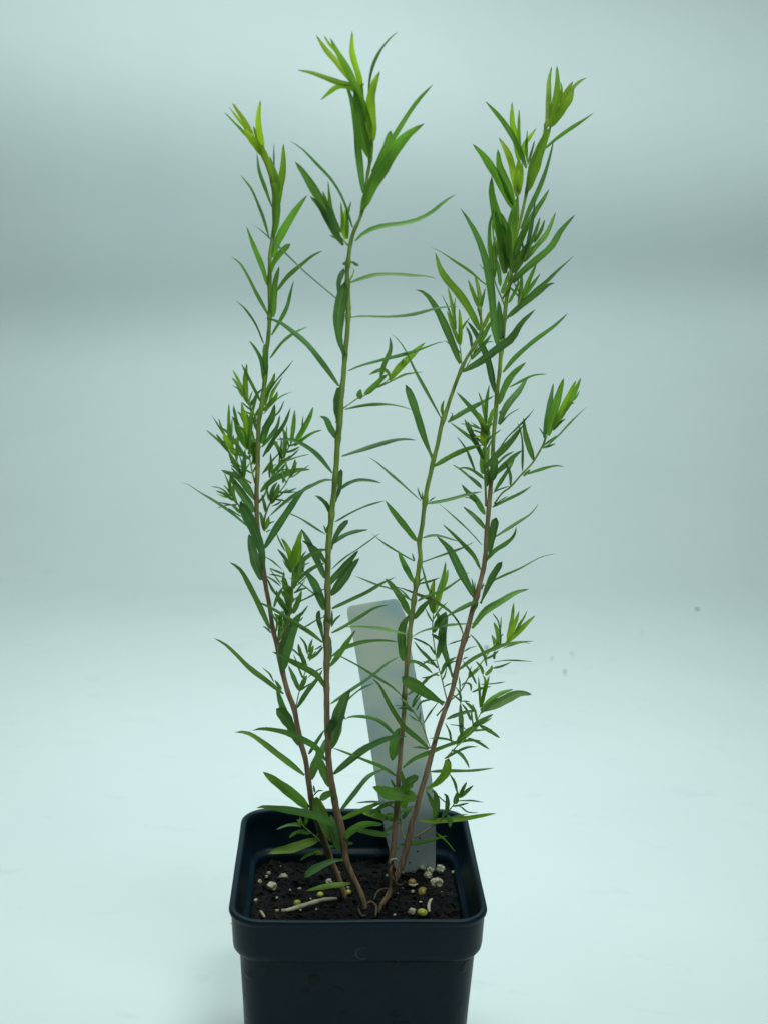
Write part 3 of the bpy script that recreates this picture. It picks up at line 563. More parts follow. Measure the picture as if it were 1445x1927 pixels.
# depth of each stem at photo heights (bottom computed from where it meets the soil)
TOPD = {'1': (0.014, 0.004), '2': (-0.012, -0.006), '3': (0.004, 0.008), '4': (0.022, 0.012)}
WOOD = {'1': (760, 1090), '2': (980, 1330), '3': (1080, 1420), '4': (760, 1040)}
DATA = r"""
@ 540 40 4.25
2 50 2 600,560 420,340 320,230 232,103
2 40 2 560,520 420,260 345,180 295,105
2 60 1.1f 680,860 600,640 500,400 400,230 345,122
2 48 1.9 600,560 570,430 520,250 522,72
2 22 0.4 650,620 680,400 740,250 820,140 890,75
2 76 1.7f 690,950 672,650 700,500 745,395
2 40 1.4 620,500 450,490 300,440 200,405 85,385
2 40 1.5 600,600 500,520 400,520 268,628
2 55 0.4 610,1370 570,1050 550,800 510,600 460,465
2 84 1f 665,1095 600,900 570,720 540,540
2 60 1.2 675,1090 650,900 600,650 600,480
2 40 0.9 680,1200 780,1030 850,920 950,760 1050,620 1170,497
2 55 0.6b 680,1200 760,1060 800,980 830,868
2 98 1f 600,1500 680,1300 830,1050 960,900 1100,812
2 22 0.1 527,1646 460,1430 370,1270 240,1130 120,1010 12,945
2 70 0.5 425,1684 330,1520 220,1340 130,1200 65,1118
@ 400 170 5.16
2 62 0.4f 1270,1500 1150,1300 1050,1130 945,1020
1 24 1.2 430,580 320,430 200,300 110,203
1 26 1.9 370,430 260,290 158,155
1 30 2 380,420 280,260 188,113
1 36 2 400,440 320,300 250,200 208,120
1 20 1.2 390,430 330,310 260,200
1 72 2f 510,640 430,520 350,420 310,350
1 56 1.9 500,560 460,400 450,250 468,90
1 35 1.2 470,560 430,450 398,342
1 60 1.8 600,900 560,750 510,620 480,520
1 32 0.5 580,1130 520,950 460,780 433,600
1 14 0 605,900 603,700 600,497
1 42 0.7 620,1080 640,900 600,760 557,633
1 64 1.4 620,1200 660,950 690,750 690,508
1 66 1f 600,1400 620,1200 620,1000 600,850
1 26 0.4 555,1430 500,1230 430,1050 370,930 272,815
1 72 1 588,1620 640,1440 760,1230 850,1100 922,1012
* 2a 2 24 12 1320,1500 1255,1430 1200,1383
2a 34 0.9 1230,1390 1150,1150 1130,1000 1122,870
2a 46 0.9 1230,1400 1140,1180 1068,972
2a 30 1 1245,1380 1260,1250 1245,1080
2a 60 1.9 1290,1440 1285,1280 1310,1120
2a 24 0.5 1300,1250 1348,1070
2a 34 1 1310,1440 1310,1300 1300,1150
@ 860 110 5.16
4 50 1.5 870,640 890,400 895,200 918,70
4 62 1.3 890,640 950,400 970,250 967,62
4 24 1.4 990,430 1015,300 1003,218
4 60 1.8 940,560 1010,400 1070,300 1125,215
4 36 1.2 1000,450 1120,290 1190,220 1258,182
4 84 1.4f 890,660 1000,500 1080,400 1130,285
4 100 1.2f 680,1280 740,1050 820,830 912,650
4 34 0.9 850,870 960,770 1100,670 1210,600 1328,520
4 42 0.3 617,1650 700,1450 780,1280 850,1100 900,930 935,790
4 60 0.8 565,1907 640,1700 750,1500 840,1360 895,1260
* 4u 4 30 18 565,1990 575,1750 590,1500 585,1330 590,1150
4u 52 0.8f 670,1060 560,800 450,620 370,520 267,405
4u 60 1.6 600,1000 560,750 530,600 532,413
4u 30 1.3 610,900 595,700 600,487
4u 68 2 580,1330 540,1100 490,920 402,762
4u 40 1.7 650,960 640,850 700,760 768,670
4u 24 0.8 680,1000 675,850 680,690
4u 24 0.3 680,1030 720,900 752,790
4u 66 1.7 575,1340 590,1150 600,950
4u 40 1.9 600,1320 625,1150 630,1000
4 80 1f 540,1450 450,1250 340,1060 250,930 147,822
4 80 0.8f 545,1420 470,1200 410,1050 393,875
4 100 0.9f 464,2080 440,1800 370,1500 330,1300 335,1135
@ 620 350 5.558
2 46 0.8 270,575 380,480 550,420 750,395 930,350 1100,250 1200,160 1325,80
2 34 0.1b 200,800 240,795 270,815 308,828
2 32 0.1b 200,808 170,800 140,822
2 13 1.8 205,1010 245,930 262,880 245,850 220,856
2 34 0.6 220,1010 350,965 500,930 690,925 900,940 1000,942 1120,965
2 28 0.4 210,1370 350,1350 600,1355 850,1335 1100,1275 1250,1255 1360,1262
2 14 0.8 205,1350 220,1300 232,1262
@ 400 400 5
2 120 0.1fb 1240,1345 1190,1180 1185,950 1215,790 1240,650
2 54 0kb 1185,800 1190,640 1240,520
1 46 0.9 520,680 470,500 400,330 320,125
2 16 0 1270,890 1170,815 900,590 700,400 560,260 450,160 368,103
1 30 0.4 525,970 420,780 330,600 260,480 178,412
1 60 1.2b 540,610 580,470 650,370 735,290
1 60 0.8 570,980 575,800 590,650 628,500
1 36 0.8 600,740 700,600 850,470 940,400 1040,352
1 34 0.5 555,1150 640,1000 700,880 735,740 768,632
1 20 0.2 485,1230 420,1060 350,950 290,880 213,820
2 50 0.3 1190,1630 1060,1440 900,1240 750,1110 620,1020 500,992
1 26 0.5 540,1370 640,1230 760,1130 898,1068
1 34 0.4 478,1582 460,1400 410,1290 345,1200
1 50 0.4f 510,1500 500,1400 490,1230
@ 380 660 6.02
* 1a 1 24 14 640,830 585,700 530,600 500,520
1a 36 0.5 660,570 560,370 490,230 450,145
1a 58 1.4 510,570 490,350 510,140
1a 34 1.2 490,490 420,350 352,215
1a 42 0.5 560,640 470,500 400,380 340,298
1a 12 0 500,530 420,440 340,388
1 30 0.4 560,620 620,500 690,420
1 14 0.1 545,610 570,560 620,520
1 12 0.1 650,510 620,450 580,400
1 60 0.9 710,620 730,480 800,340 828,245
1 20 0.1 720,520 850,340 960,210 1043,102
1 12 0.3 800,500 870,370 920,285
1 36 1.4 760,600 800,470 880,340
1 52 1 700,680 770,600 830,530 858,455
1 12 0 700,720 800,610 900,520 1028,462
1 24 0.2 680,880 780,780 880,690 938,557
1 80 0.5 680,1050 720,880 790,750 825,600
1 44 0.4 680,1090 780,960 850,860 885,725
1 44 0.3 690,1200 800,1010 930,830 1007,640
* 1b 1 26 14 610,1510 575,1380 540,1180 522,1000
1b 50 1.1f 530,1170 590,1070 650,1030
1b 60 1.8 520,1060 500,850 465,700 450,575
1b 40 1 520,1100 470,900 370,830
1b 64 0.8 520,1120 420,930 380,800 340,740
1b 30 0.6 520,900 450,740 400,680
1b 50 0.6 540,1130 550,900 570,700 630,520
1b 20 0.1 430,850 380,740 352,625
1b 12 0 410,800 385,700 360,600
1b 38 0.6 395,1250 405,1080 410,930
1b 46 0.2 480,1440 480,1280 490,1110
1b 40 0.5 600,1250 600,1100 575,900
1b 44 0.5 600,1290 590,1150 560,1000
1b 34 0.4 620,900 600,780 650,640
1b 30 0.6 560,950 540,800 500,690
* 1c 1 24 12 560,1500 460,1420 400,1250 330,1080 290,960
1c 40 0.9 320,1060 310,850 308,592
1c 28 1.5 300,1030 230,900 190,762
1c 12 0.1 270,1000 190,860 108,725
1c 40 0.5f 500,1210 400,1060 290,920 200,858
1c 30 0.3 330,1180 220,1050 120,960 45,892
1c 36 0.5 300,1130 230,1030 160,940
1c 60 1.8 370,1180 290,1020 235,920
1c 34 1.3 335,1130 335,950 345,760
1c 14 0.1 470,1360 380,1300 315,1255
1c 52 0.6 450,1400 360,1250 300,1130
1c 26 0.4 450,1440 380,1380 330,1320
* 1d 1 30 12 640,1720 720,1620 790,1440 860,1310 930,1190 1000,1070 1050,980
1d 48 0.9 1010,1050 1040,870 1055,668
1d 56 1 1060,1010 1150,880 1220,750 1262,632
1d 30 1.9 1060,1040 1130,950 1210,800
1d 10 0.3 1130,880 1147,730
1d 34 0.7 1050,1080 1150,1000 1260,930 1365,897
1d 50 0.6 930,1220 945,1050 940,940 905,870
1d 22 0.2 870,1280 890,1120 900,1020 875,950
1d 30 0.4 740,1150 800,1060 870,1030
1d 14 0.1 940,1250 1080,1200 1225,1168
1d 42 1 800,1390 890,1290 960,1230 1000,1185
1d 36 0.4 815,1450 790,1290 780,1155
1d 24 0.2 680,1400 780,1260 910,1125
1d 26 0.5 690,1380 770,1330 850,1280
1d 14 0.1 950,1440 955,1340 945,1240
1d 24 0.4 770,1440 770,1350 780,1270
2 48 0.2 1475,1385 1330,1210 1200,1100 1050,1020 950,1005 840,1003
* 1f 1 26 10 700,2000 730,1830 790,1700 920,1560 990,1440 1030,1350
1f 50 1 990,1440 1040,1330 1058,1225
1f 24 1.2 1010,1440 1050,1330 1082,1260
1f 30 0.2 920,1500 925,1400 905,1310
1f 14 0.3 1020,1440 1120,1370 1220,1293
1f 46 0.6 780,1690 810,1560 860,1490
@ 340 860 5
1 22 0 730,730 610,640 450,510 310,415 170,330 90,270 5,237
1 62 0.4 700,400 620,270 540,180 460,150 380,122
1 72 0.3 690,520 590,370 510,250 465,170
* 1e 1 22 8 700,700 600,540 550,460 500,380 460,330
1e 20 1.3 490,380 450,310 405,262
1e 28 0.7 500,410 420,350 330,315
1e 14 0.2 470,370 380,300 285,277
1e 12 0.1 530,460 420,435 310,415
1e 26 1 560,530 520,480 480,460
1e 14 0 575,560 510,520 447,478
1e 36 0.5 530,440 495,330 520,210
1e 14 0.2 560,470 580,400
1 112 0.2fb 785,1060 770,900 710,720 640,560 560,415
1 90 0.1 760,1160 700,980 660,820 645,720
1 64 0.1 790,860 900,680 1020,500 1130,340 1228,250
2 32 0.2 1425,218 1340,225 1200,295 1080,360 960,450 820,575
1f 10 0.1 950,338 1030,328 1110,328
2 18 0.1 1365,725 1250,650 1130,575 975,505
2 36 0.1 1410,540 1370,440 1270,362
1f 50 0.8 850,440 900,350 930,250
1f 14 0.1 860,465 920,440 968,385
1 30 0.2 800,520 790,450 765,350
1d 12 0.1 830,420 820,330 815,250
1d 52 0.5 755,330 830,250 920,190 1050,140 1130,120 1225,118
1f 40 0.5 790,700 770,600 745,510
1f 42 0.9 800,680 820,620 830,560
1f 14 0.1 820,635 850,615 890,605
1f 12 0.1 805,710 830,695 850,685
* 1g 1 30 26 920,1800 990,1640 1030,1450 1050,1280 1055,1130 1055,1050
1g 48 1.4 1050,1060 1030,940 1000,850 948,762
1g 60 1.4 1060,1070 1070,930 1110,800 1140,680
1g 56 1.4 1060,1150 1100,1000 1135,790
1g 34 0.4 1040,1090 990,960 910,862
1g 16 0.4 990,890 940,800 900,715
1g 18 0.4 1130,980 1150,930 1185,885
1g 60 0.6 1100,1160 1130,1050 1170,980
2 40 0.4 1365,872 1300,885 1210,930 1140,1000 1110,1150
2 34 0.2 1350,1003 1280,1025 1180,1090 1090,1190
2 62 0.1 1355,1140 1290,990 1210,820 1138,675
2 44 0.1 1365,1000 1290,890 1200,820 1140,785
2 76 0.1 1355,1440 1280,1230 1210,1120 1145,1070
1 50 0.5 841,1622 740,1400 640,1200 560,1060 455,985
1g 20 0.3 985,1110 900,1075 835,1045
1 14 0.1 800,938 870,980 970,1070
1 18 0.2 810,1125 870,1160 945,1220
1 24 0.2 820,1150 870,1250 960,1360
1g 10 0.1 950,1200 900,1130 840,1050
1g 16 0.2 960,1130 900,1110 830,1105
@ 480 1030 6.02
1g 52 0.4 380,720 350,500 320,380 330,265
1g 52 0.5 410,760 370,600 320,530 280,470
1g 40 0.3 350,720 280,620 240,480
1g 50 0.6 380,800 320,650 260,560 245,510
1g 36 0.2 215,680 260,560 330,430
1g 58 0.4 430,750 490,600 530,490
1g 60 0.8 440,620 370,480 340,340
1g 46 0.5 440,470 490,330 570,200
1g 26 0.4 440,520 520,480 600,460
1g 12 0.1 470,440 560,360 645,275
1g 12 0.1 460,500 520,430 575,360
1g 14 0.1 420,490 390,430
1g 50 0.4 400,700 350,560 370,430
2 22 0.2 795,468 730,492 650,540 520,605 430,660
* 1h 1 26 18 262,1090 268,1000 285,870 320,760 340,700
1h 44 0.6 290,950 290,830 300,720
1h 24 0.4 240,960 250,840 230,780
1h 50 0.5 260,1070 310,960 360,850
1h 40 0.8 300,870 270,800 215,750
1h 46 0.6 300,900 350,790 370,700
2 20 0.2 790,640 650,520 500,405 370,340
2 44 0.5f 770,1080 640,970 500,880 350,780 200,690 90,640 10,615
1 20 0.1 180,970 130,920 88,893
1 130 0.2f 310,1405 330,1200 400,980 460,830 530,735
1g 24 0.2 510,790 560,720 605,658
1g 16 0.2 510,840 548,788
2 18 0.2 780,790 700,818 600,880 510,930
2 60 0.1b 775,1070 745,900 720,800 733,712
2 40 0.8f 830,850 800,800 775,770
2 30 0.6f 830,850 870,815 888,800
@ 560 770 5
2 58 0.2 375,280 310,170 270,90 210,65
2 38 0 415,440 560,390 750,330 920,285 1030,278 1118,292
2 52 0b 360,870 395,760 405,650 410,562
2 32 0 390,765 470,705 570,670 680,672 790,695
2 34 0.1 310,990 270,900 220,840 162,812
2 18 0 350,1060 500,970 660,900 830,857
2 58 0.2b 320,1320 340,1240 400,1130 478,1042
2 38 0.1 320,1270 430,1190 540,1150 667,1133
2 18 0.2 270,1160 245,1092
2 20 0.3 265,1165 295,1080
3 20 0 1160,860 1000,710 850,580 740,490 663,447
3 58 0.5 1120,1240 1020,1110 900,960 825,860
3 16 0.4 1165,850 1125,733
3 14 0.5 1170,850 1170,775
3 12 0 1230,870 1260,845 1303,822
3 16 0 1100,1430 940,1335 820,1260 740,1200 695,1162
3 16 0.3 1100,1430 1075,1355
@ 800 850 5
3 22 0.3 -30,815 60,792 150,800 310,845
3 32 0.4 20,490 200,460 400,405 540,375
4 12 0.1 635,390 700,355 780,325
@ 620 590 5
2 104 0kb 75,1030 85,850 115,680
2 28 0 175,535 300,480 500,425 700,375 880,320 1000,275 1092,260
* 2b 2 16 12 135,890 270,795 330,770 430,700 530,640 580,590
2b 44 0.7 480,600 510,480 570,340 568,215
2b 54 0.8 330,760 430,670 500,600 550,570
2b 34 1 570,600 540,540 480,530 370,575
2b 64 1.6 560,625 650,510 760,400 830,330 900,270
2b 16 0.6 680,480 695,418
2b 54 0.3 280,800 290,750 297,710
2b 18 0.7 450,700 560,650 700,580 800,560 888,548
2 24 0.2 145,900 250,870 400,848 560,848 680,870 785,908
3 84 0.4b 965,1360 880,1150 790,870 715,665
3 24 0.2 1050,995 930,780 800,540 700,330 640,245 572,180
3 28 0.6 1065,960 1055,890 1075,812
3 10 0.1 1125,1000 1155,950 1130,930
@ 840 640 5
3 44 0.4 10,770 150,680 300,600 450,520
3 46 0.7 -115,1185 20,1100 180,1025 345,980
@ 770 440 6.02
3 80 0.4 572,1469 480,1230 350,930 230,730 150,655 65,625
3 86 1.1 790,1090 700,900 560,680 430,530 350,400 293,205
4 26 0.4 920,600 820,530 700,420 520,300 430,240 330,180 240,150
* 3a 3 20 10 595,1530 590,1445 570,1250 550,1130
3a 46 1.1 560,1250 500,1080 425,870
3a 20 0.7 520,1050 440,830 365,680
3a 40 1.3 530,1080 490,820 435,600
3a 14 0 520,950 515,800 525,712
3a 46 1.3 575,1260 575,1050 565,840
3 46 1.1 800,860 730,680 662,510
3 46 1.1 803,830 785,650 740,460
3 30 0.5 805,850 830,730 860,610
4 72 0k 969,1794 900,1450 830,1270 740,1100 650,980
3 34 0.1 710,1300 690,1150 637,1040
3 46 1.3 830,1080 880,970 930,850
3 50 1 800,1240 870,1100 945,960
* 3b 3 14 8 640,1520 700,1400 760,1290 830,1200
3b 50 0.8 700,1420 820,1270 930,1135
3 86 0.3f 602,1553 800,1440 1000,1290 1150,1180 1270,1000 1430,850
@ 840 640 5
4 42 0.3 530,300 640,160 820,0 1000,-130 1145,-260
@ 850 330 6.02
4 84 0.4f 548,2000 480,1750 450,1400 400,1050 310,750 200,530 92,360
4 66 0.6 628,1602 800,1450 950,1340 1080,1240 1168,1215
4 40 0.3 700,1560 900,1350 1080,1200 1200,1080 1383,908
4 76 0.5 690,1210 800,1080 950,950 1120,800 1230,620 1398,435
* 4d 4 26 20 570,1400 700,1150 800,980 900,800
4d 42 0.8 880,800 950,620 998,468
4d 38 0.9 930,760 1010,620 1052,495
4d 56 1 820,980 960,800 1080,650 1178,405
4d 84 0.9 690,1100 800,900 930,700
4d 40 0 820,900 890,600 945,270
4 112 0.9f 660,1030 650,850 680,500 750,220
4 92 0.9f 600,1110 570,850 540,600 490,380
4 72 0.5 690,1000 760,750 880,510
4 70 1f 640,1050 600,800 560,550
4 80 0.7 640,950 620,650 560,420
* 4c 4 24 14 600,1480 560,1380 490,1200 470,1000
4c 46 0.9 480,1150 445,900 430,600 478,360
4c 20 1.2 470,750 460,550 490,410
4c 50 1.1 480,1130 470,900 485,675
4c 38 0.7 490,1150 500,900 522,655
4c 46 0.5 545,1250 530,1100 510,950
* 4g 4 24 14 620,1620 700,1540 755,1450 800,1330
4g 36 1 640,1445 740,1250 750,1160
4g 50 0.6 755,1500 780,1280 790,1090
4g 46 1.1 790,1380 880,1180 965,975
4g 42 0.8 780,1430 890,1270 1002,1108
4 40 1 560,1330 620,1180 640,1080
4 34 0.8 570,1340 680,1200 780,1060
@ 770 440 6.02
4 74 0.1 1045,1230 1020,950 1010,750
@ 840 640 5
4 60 0.6 490,600 540,450 620,320 748,205
4 22 0.4 590,440 700,380 820,325 945,317
4 60 0.3 490,790 560,620 680,470 770,330
4 14 0.6 500,700 505,655
4 14 0.1 500,800 580,710 686,640
4 16 0.1 475,1050 560,920 680,800 760,720 830,638
* 4e 4 26 20 370,1560 365,1400 362,1200 362,1000 350,860 320,760
4e 60 0.5f 360,1210 480,1080 600,960 720,800
4 22 0.1 470,1170 550,1090 640,1042
4 50 0.4 440,1280 550,1180 640,1090 710,1035
4 36 0.3 450,1420 520,1310 640,1120
4 72 0.3f 430,1320 445,1150 430,1020
4e 44 0.4 390,880 300,720 200,600 92,487
4e 26 0.9 370,800 340,620 298,482
4e 34 0.6 370,800 375,600 402,415
4e 42 1.1 390,850 420,720 455,620
4e 60 1.3 400,900 350,800 300,680
4e 80 1.6 360,1000 350,850 340,760
4e 18 1.7f 370,950 310,905 250,915
4e 40 0.2 350,1120 270,940 210,840 168,735
4e 30 0.9 260,930 235,850 195,760
4e 22 0.1 270,1230 200,1050 150,970 92,903
4e 34 0.5 335,1110 270,960 180,880 100,820 30,770
4e 26 0.5 340,1300 260,1230 180,1200 110,1205
4e 22 0.1 330,1400 200,1280 130,1220 52,1170
4e 16 0.1 330,1380 270,1320 205,1270
4e 50 1.1 360,1200 380,1080 400,1000
4e 44 0.1 370,1380 385,1250 385,1180
4e 60 0.8 345,1260 345,1120 350,1000
* 4f 4 18 22 450,1540 520,1440 600,1380 700,1270 800,1160 900,1000 940,900
4f 52 0.4 920,920 965,650 1005,400
4f 72 1 960,900 1030,620 1102,352
4f 50 1.2 1090,700 1180,530 1265,350
4f 52 1.6 1030,760 1110,600 1218,375
4f 62 1.3 1000,830 1080,700 1150,600 1205,592
4f 10 0.2 1190,570 1220,530 1253,470
4f 24 0.6 1000,850 1060,780 1120,737
4f 16 0.5 940,995 1050,890 1180,750 1323,620
4f 52 0.6 820,1130 770,980 740,870 723,728
4f 20 0.1 715,1235 720,1000 700,860 668,770
4f 26 0.6 760,1260 900,1215 1020,1185 1107,1190
4f 24 1.1 720,1280 790,1215
4f 28 0.5 600,1370 595,1260 550,1150
4f 10 0.1 590,1372 500,1400 430,1440
@ 800 850 5
4 52 0.4 560,590 480,450 400,380 340,305
4 10 0.1 480,480 420,440 365,430
4 28 0.4 630,525 760,460 900,390 1003,320
4 12 0.3 640,510 720,455 780,415
4 42 0.2 570,730 470,620 355,517
4 26 0.4 640,810 760,730 900,640 990,580 1065,490
4 84 0.3fb 600,995 625,820 668,617
4 40 0.4 580,1020 650,930 760,860 830,790 857,705
4 10 0 530,880 400,740 250,600 140,500 103,465
4 38 0.3 520,1110 460,980 350,860 250,760 160,680
4 74 0.2 460,1370 340,1150 230,930 150,840 105,795
4 16 0.2 545,1270 700,1190 900,1100 1080,1000 1235,957
4 70 0.3fb 520,1430 580,1290 650,1150 725,1035
4 16 0.4 460,1340 433,1185
4 10 0.4 460,1340 465,1220
4 10 0.4 530,1300 550,1235
4 60 0.7 440,1665 560,1510 700,1420 850,1330 977,1293
3 20 0.2 -65,1055 0,1035 200,965 350,910 468,845
@ 740 1060 6.02
3 28 0.3 275,430 400,360 560,300 760,170 860,100
3 20 0.4 280,215 370,145
3 14 0.5 280,210 300,150
3 24 0.3 285,232 400,205 530,160
* 4h 4 18 12 610,1560 575,1440 540,1270 500,1120 460,920 440,750 450,580
4h 50 0.8 460,500 520,300 570,120 590,-24
4h 60 1.4 470,560 530,350 600,170 618,62
4h 72 1.5 450,560 440,350 465,185
4h 24 0.3 410,330 370,200 320,15
4h 60 1.1f 455,575 420,430 430,300
3 62 0.5 235,630 320,520 430,400
4 32 0.5R 790,820 740,690 640,560 510,465 390,405 250,350 120,295 20,265
3 16 0.1 200,420 120,330 25,255
3 24 0.3 275,430 350,380 420,355
@ 560 1010 5
3 18 0.2 1060,600 980,550 860,490 750,460 530,368
3 62 0.5 1050,740 980,600 900,480 825,392
3 80 0.4k 1000,1170 985,1000 985,870 1050,730
3 52 0.4 1090,430 1040,330 990,230 945,130
2 34 0.2 325,680 480,610 650,530 800,440 930,377
2 14 0 320,310 450,200 600,100 780,-35
2 62 0.2 290,470 320,420 450,280 577,125
2 82 0.2 310,550 400,430 500,290 583,200
2 30 0.2 320,905 430,845 600,740 730,665 865,640
3 24 0.7 1085,940 950,905 750,865 550,850 415,855
2 22 0.2 320,850 350,790 410,733
2 22 0.2 320,830 325,690
2 50 0.5 305,1220 380,1120 460,1000 545,880
2 34 0.4 310,1140 430,1060 600,1000 780,980 945,990
2 70 0k 280,1190 290,1020 300,930
@ 620 1110 4.94
3 22 0.2 680,1000 600,910 430,800 250,690 90,610 20,580
2 30 0.2 10,1060 180,940 400,790 520,690 655,618
4 120 0.6fb 1060,1060 900,960 800,890 672,808
@ 740 1060 6.02
3 26 0.4 225,830 330,775 450,745 600,712 840,690 990,690
3 22 0.2 225,850 340,900 450,965
4h 34 0.3 500,1190 400,1080 300,980 230,880
3 40 0.3 170,1120 250,1120 350,1170 450,1255
4h 20 0.3 490,1100 400,1110 330,1150 280,1180
4h 40 0.4 540,1260 600,1130 650,1100 720,1060
4h 24 0.2 520,1275 470,1260 400,1290 310,1300
4 100 0.2b 670,1290 600,1080 545,850 590,545
4h 66 0.2 500,1080 540,920 580,750 600,560
4h 52 0.3 560,760 520,640 490,545
4h 60 0.4 460,790 510,660 600,550
4h 36 0.3 515,865 480,830 430,800
3 26 0.3 320,1360 420,1290 520,1230
4 46 0.5f 925,525 950,450 880,455 700,545 585,615
4 16 0.1 790,865 700,890 610,925
4 12 0.1 830,855 880,825
4 10 0.1 800,1000 860,960 945,938
4 8 0.1 780,1090 820,1070 850,1065
4 20 0.3 710,1110 660,1120 560,1200
* 4i 4 20 16 490,1730 640,1560 760,1450 870,1260+0 960,1180 1090,1000 1240,800
4 30 0.3 1055,1170 1020,1030 950,900 865,800
4 20 0.1 1215,930 1215,800 1190,660 1120,560
@ 790 1110 6.02
4 42 0.5f 440,910 600,790 800,690 950,630 1130,600 1295,582
4i 46 1.4 990,580 1040,350 1062,140
4i 50 1.6 990,580 1070,380 1122,238
4i 24 1 1080,470 1160,350 1217,235
4i 14 1 1070,470 1150,330
4i 58 1.4 970,610 1100,490 1200,390 1305,292
4i 56 0.6 895,640 890,500 838,365
4i 44 0.7 860,680 850,590 812,510
4i 30 0.6 840,790 840,740 850,690
4i 14 0.2 930,670 1080,620 1180,600 1252,620
4i 12 0 830,822 1000,805 1278,815
4i 24 0.2 810,890 920,865 1032,820
4i 34 0.5 715,960 690,880 630,812
4i 40 1.3 740,970 800,910 815,855
4 26 0.2 640,1070 570,920 480,800
4i 22 0.4 575,1150 570,1080 520,1060 475,1078 480,1100
4 26 0.3 460,1290 450,1180 400,1100
* 4j 4 18 14 300,1900 400,1790 500,1700 620,1540 720,1330
@ 790 1110 6.02
4i 28 0.8 680,1340 670,1150 660,980
4i 44 1.4 690,1330 740,1130 787,970
4i 34 1.4 690,1330 740,1050 705,960
4i 12 0 690,1070 830,1060 972,1042
4i 26 0.4 590,1160 700,1115 810,1095
@ 740 1280 5
4j 42 0.9 830,265 920,180 1020,120 1130,85
4j 84 0.5 820,290 950,240 1050,190 1180,130 1303,135
4 34 0.3 500,370 600,330 700,300 790,290
4j 44 0.2 640,520 640,400 630,210
4j 26 0.3 725,380 690,290 640,220
4j 28 0.4 760,290 720,240 670,205
4j 14 0.3 640,200 720,205
4 16 0.3 630,200 590,160 540,130
4j 40 0.4 740,430 830,380 940,320
4j 66 0.9 600,590 700,500 810,420
4j 36 0.6 810,430 900,480 1003,547
4j 26 0.4 700,550 800,590 905,655
3 38 0.4 90,830 200,745 350,685 550,605 700,572 840,575
4j 24 0.4 480,740 600,670 700,630 795,628
4j 20 0.2 580,585 500,560 420,550 335,550
4j 20 0.2 545,590 530,490 485,400
4j 12 0.2 680,465 620,435 525,420
4j 30 0.2 545,660 620,690 680,760 715,835
4 28 0.4 350,860 500,850 700,850 850,838 950,828
4 88 1.3fb 310,1030 420,960 500,860 520,735
@ 620 1110 4.94
4 44 0.7f 925,1480 800,1370 690,1280 560,1080 470,900 395,820
@ 740 1280 5
4 18 0.3 330,650 250,632 175,635
* 4k 4 10 20 345,640 270,430 190,300 120,220 80,180
4k 16 0.2 275,420 340,310 430,195
4k 18 0.3 215,290 260,215 330,190 400,188
4k 24 0.6 175,260 200,190 240,120
4k 14 0.3 185,260 235,180 290,120
4k 26 0.7 190,300 120,262 35,268
4k 12 0.3 180,290 90,245 0,240
4k 22 1.6 140,250 110,200 60,170
3 24 0.4 135,140 200,90 330,0
4h 10 0.1 475,65 530,40 590,35
* 4l 4 18 10 205,1480 290,1430 380,1370 450,1310 530,1220 590,1140 640,1080
4l 24 0.2 600,1060 575,960 525,880
4l 34 0.9 620,1110 650,1040 690,960
4l 34 0.7 630,1110 690,1050 750,992
4l 48 0.6 580,1170 590,1100 605,1050
4l 40 0.4 500,1250 510,1150 500,1090 470,1070
4l 14 0.3 610,1140 740,1140 855,1155
4l 12 0.2 585,1180 640,1195 700,1240 800,1250
4l 60 0.5 385,1310 410,1180 400,1080 370,1025
4l 12 0.1 500,1160 420,1090 350,1040
4 46 1.2f 230,1325 400,1330 650,1310 800,1285 970,1255
4 36 0.5 385,1215 350,1130 305,1040
4l 40 0.6 510,1270 535,1330 530,1390
4l 16 0.3 530,1300 640,1275 700,1265
@ 660 1500 5.16
4 34 0.4 470,465 620,450 780,420 870,390 955,383
4l 14 0.5 820,345 920,430 1018,545
* 3c 3 18 14 530,420 510,380 480,200 470,50
3c 92 0.3b 480,225 410,200 350,160
3c 26 0.6 470,250 400,290 310,350
3c 40 0.4 500,215 540,150 600,105
3c 26 0.4 470,160 570,110 670,95
@ 540 1260 5
3 122 1f 1210,1220 1100,1180 950,1170 805,1105
3 90 0.2b 1060,1190 1130,1080 1235,1005
3 70 0.8 1060,1170 1120,1120 1190,1100
3 80 0.9 1070,1300 1095,1250 1110,1200
3 24 0.4 1025,1120 1000,1080 975,1035
3 36 0.6f 1100,1120 1090,1040 1065,940
3 112 0.4k 1090,560 1030,680 985,860
3 34 0.4 1010,610 900,500 780,450 640,440 560,455 545,475
2 74 0.5f 385,600 440,500 500,440 555,470
2 112 0.2 410,720 470,500 540,300 600,190
2 18 0.1 410,480 550,320 680,200 830,125
2 64 0.2 440,985 580,870 720,760 900,670 1010,640 1130,630
3 28 0.4 1030,1005 900,915 700,835 530,770 420,735
2 44 0.3 500,1335 620,1180 750,1020 850,960 935,935
3 22 0.1 1010,1310 930,1265 800,1250 648,1258
2 46 1 500,1415 620,1360 720,1320 850,1265 930,1250
3 40 0.5 1010,1250 900,1290 780,1370
3 62 1 950,1410 820,1370 700,1345
2 74 0.6fb 450,1230 420,1175 370,1180 310,1230
1 14 0.2 255,1190 300,1145 350,1145
1 20 0.1 265,1160 250,1090
@ 440 1340 6.02
1 66 0.7 800,720 650,600 480,470 330,350 200,260 100,230 8,232
2 66 0.5f 1040,555 950,430 880,370 780,320 600,240 400,200 290,195 202,215
1 112 0.9 850,1090 700,950 500,800 330,680
1 40 0.2 850,480 930,360 1030,200
2 92 0.4 1080,850 1000,640 930,450
1 92 0.5 880,770 930,600 1010,420 1040,300
2 66 0.7k 1100,420 1180,230 1230,60
@ 380 1180 5
1 122 0.3b 900,1030 830,930 770,840 700,770
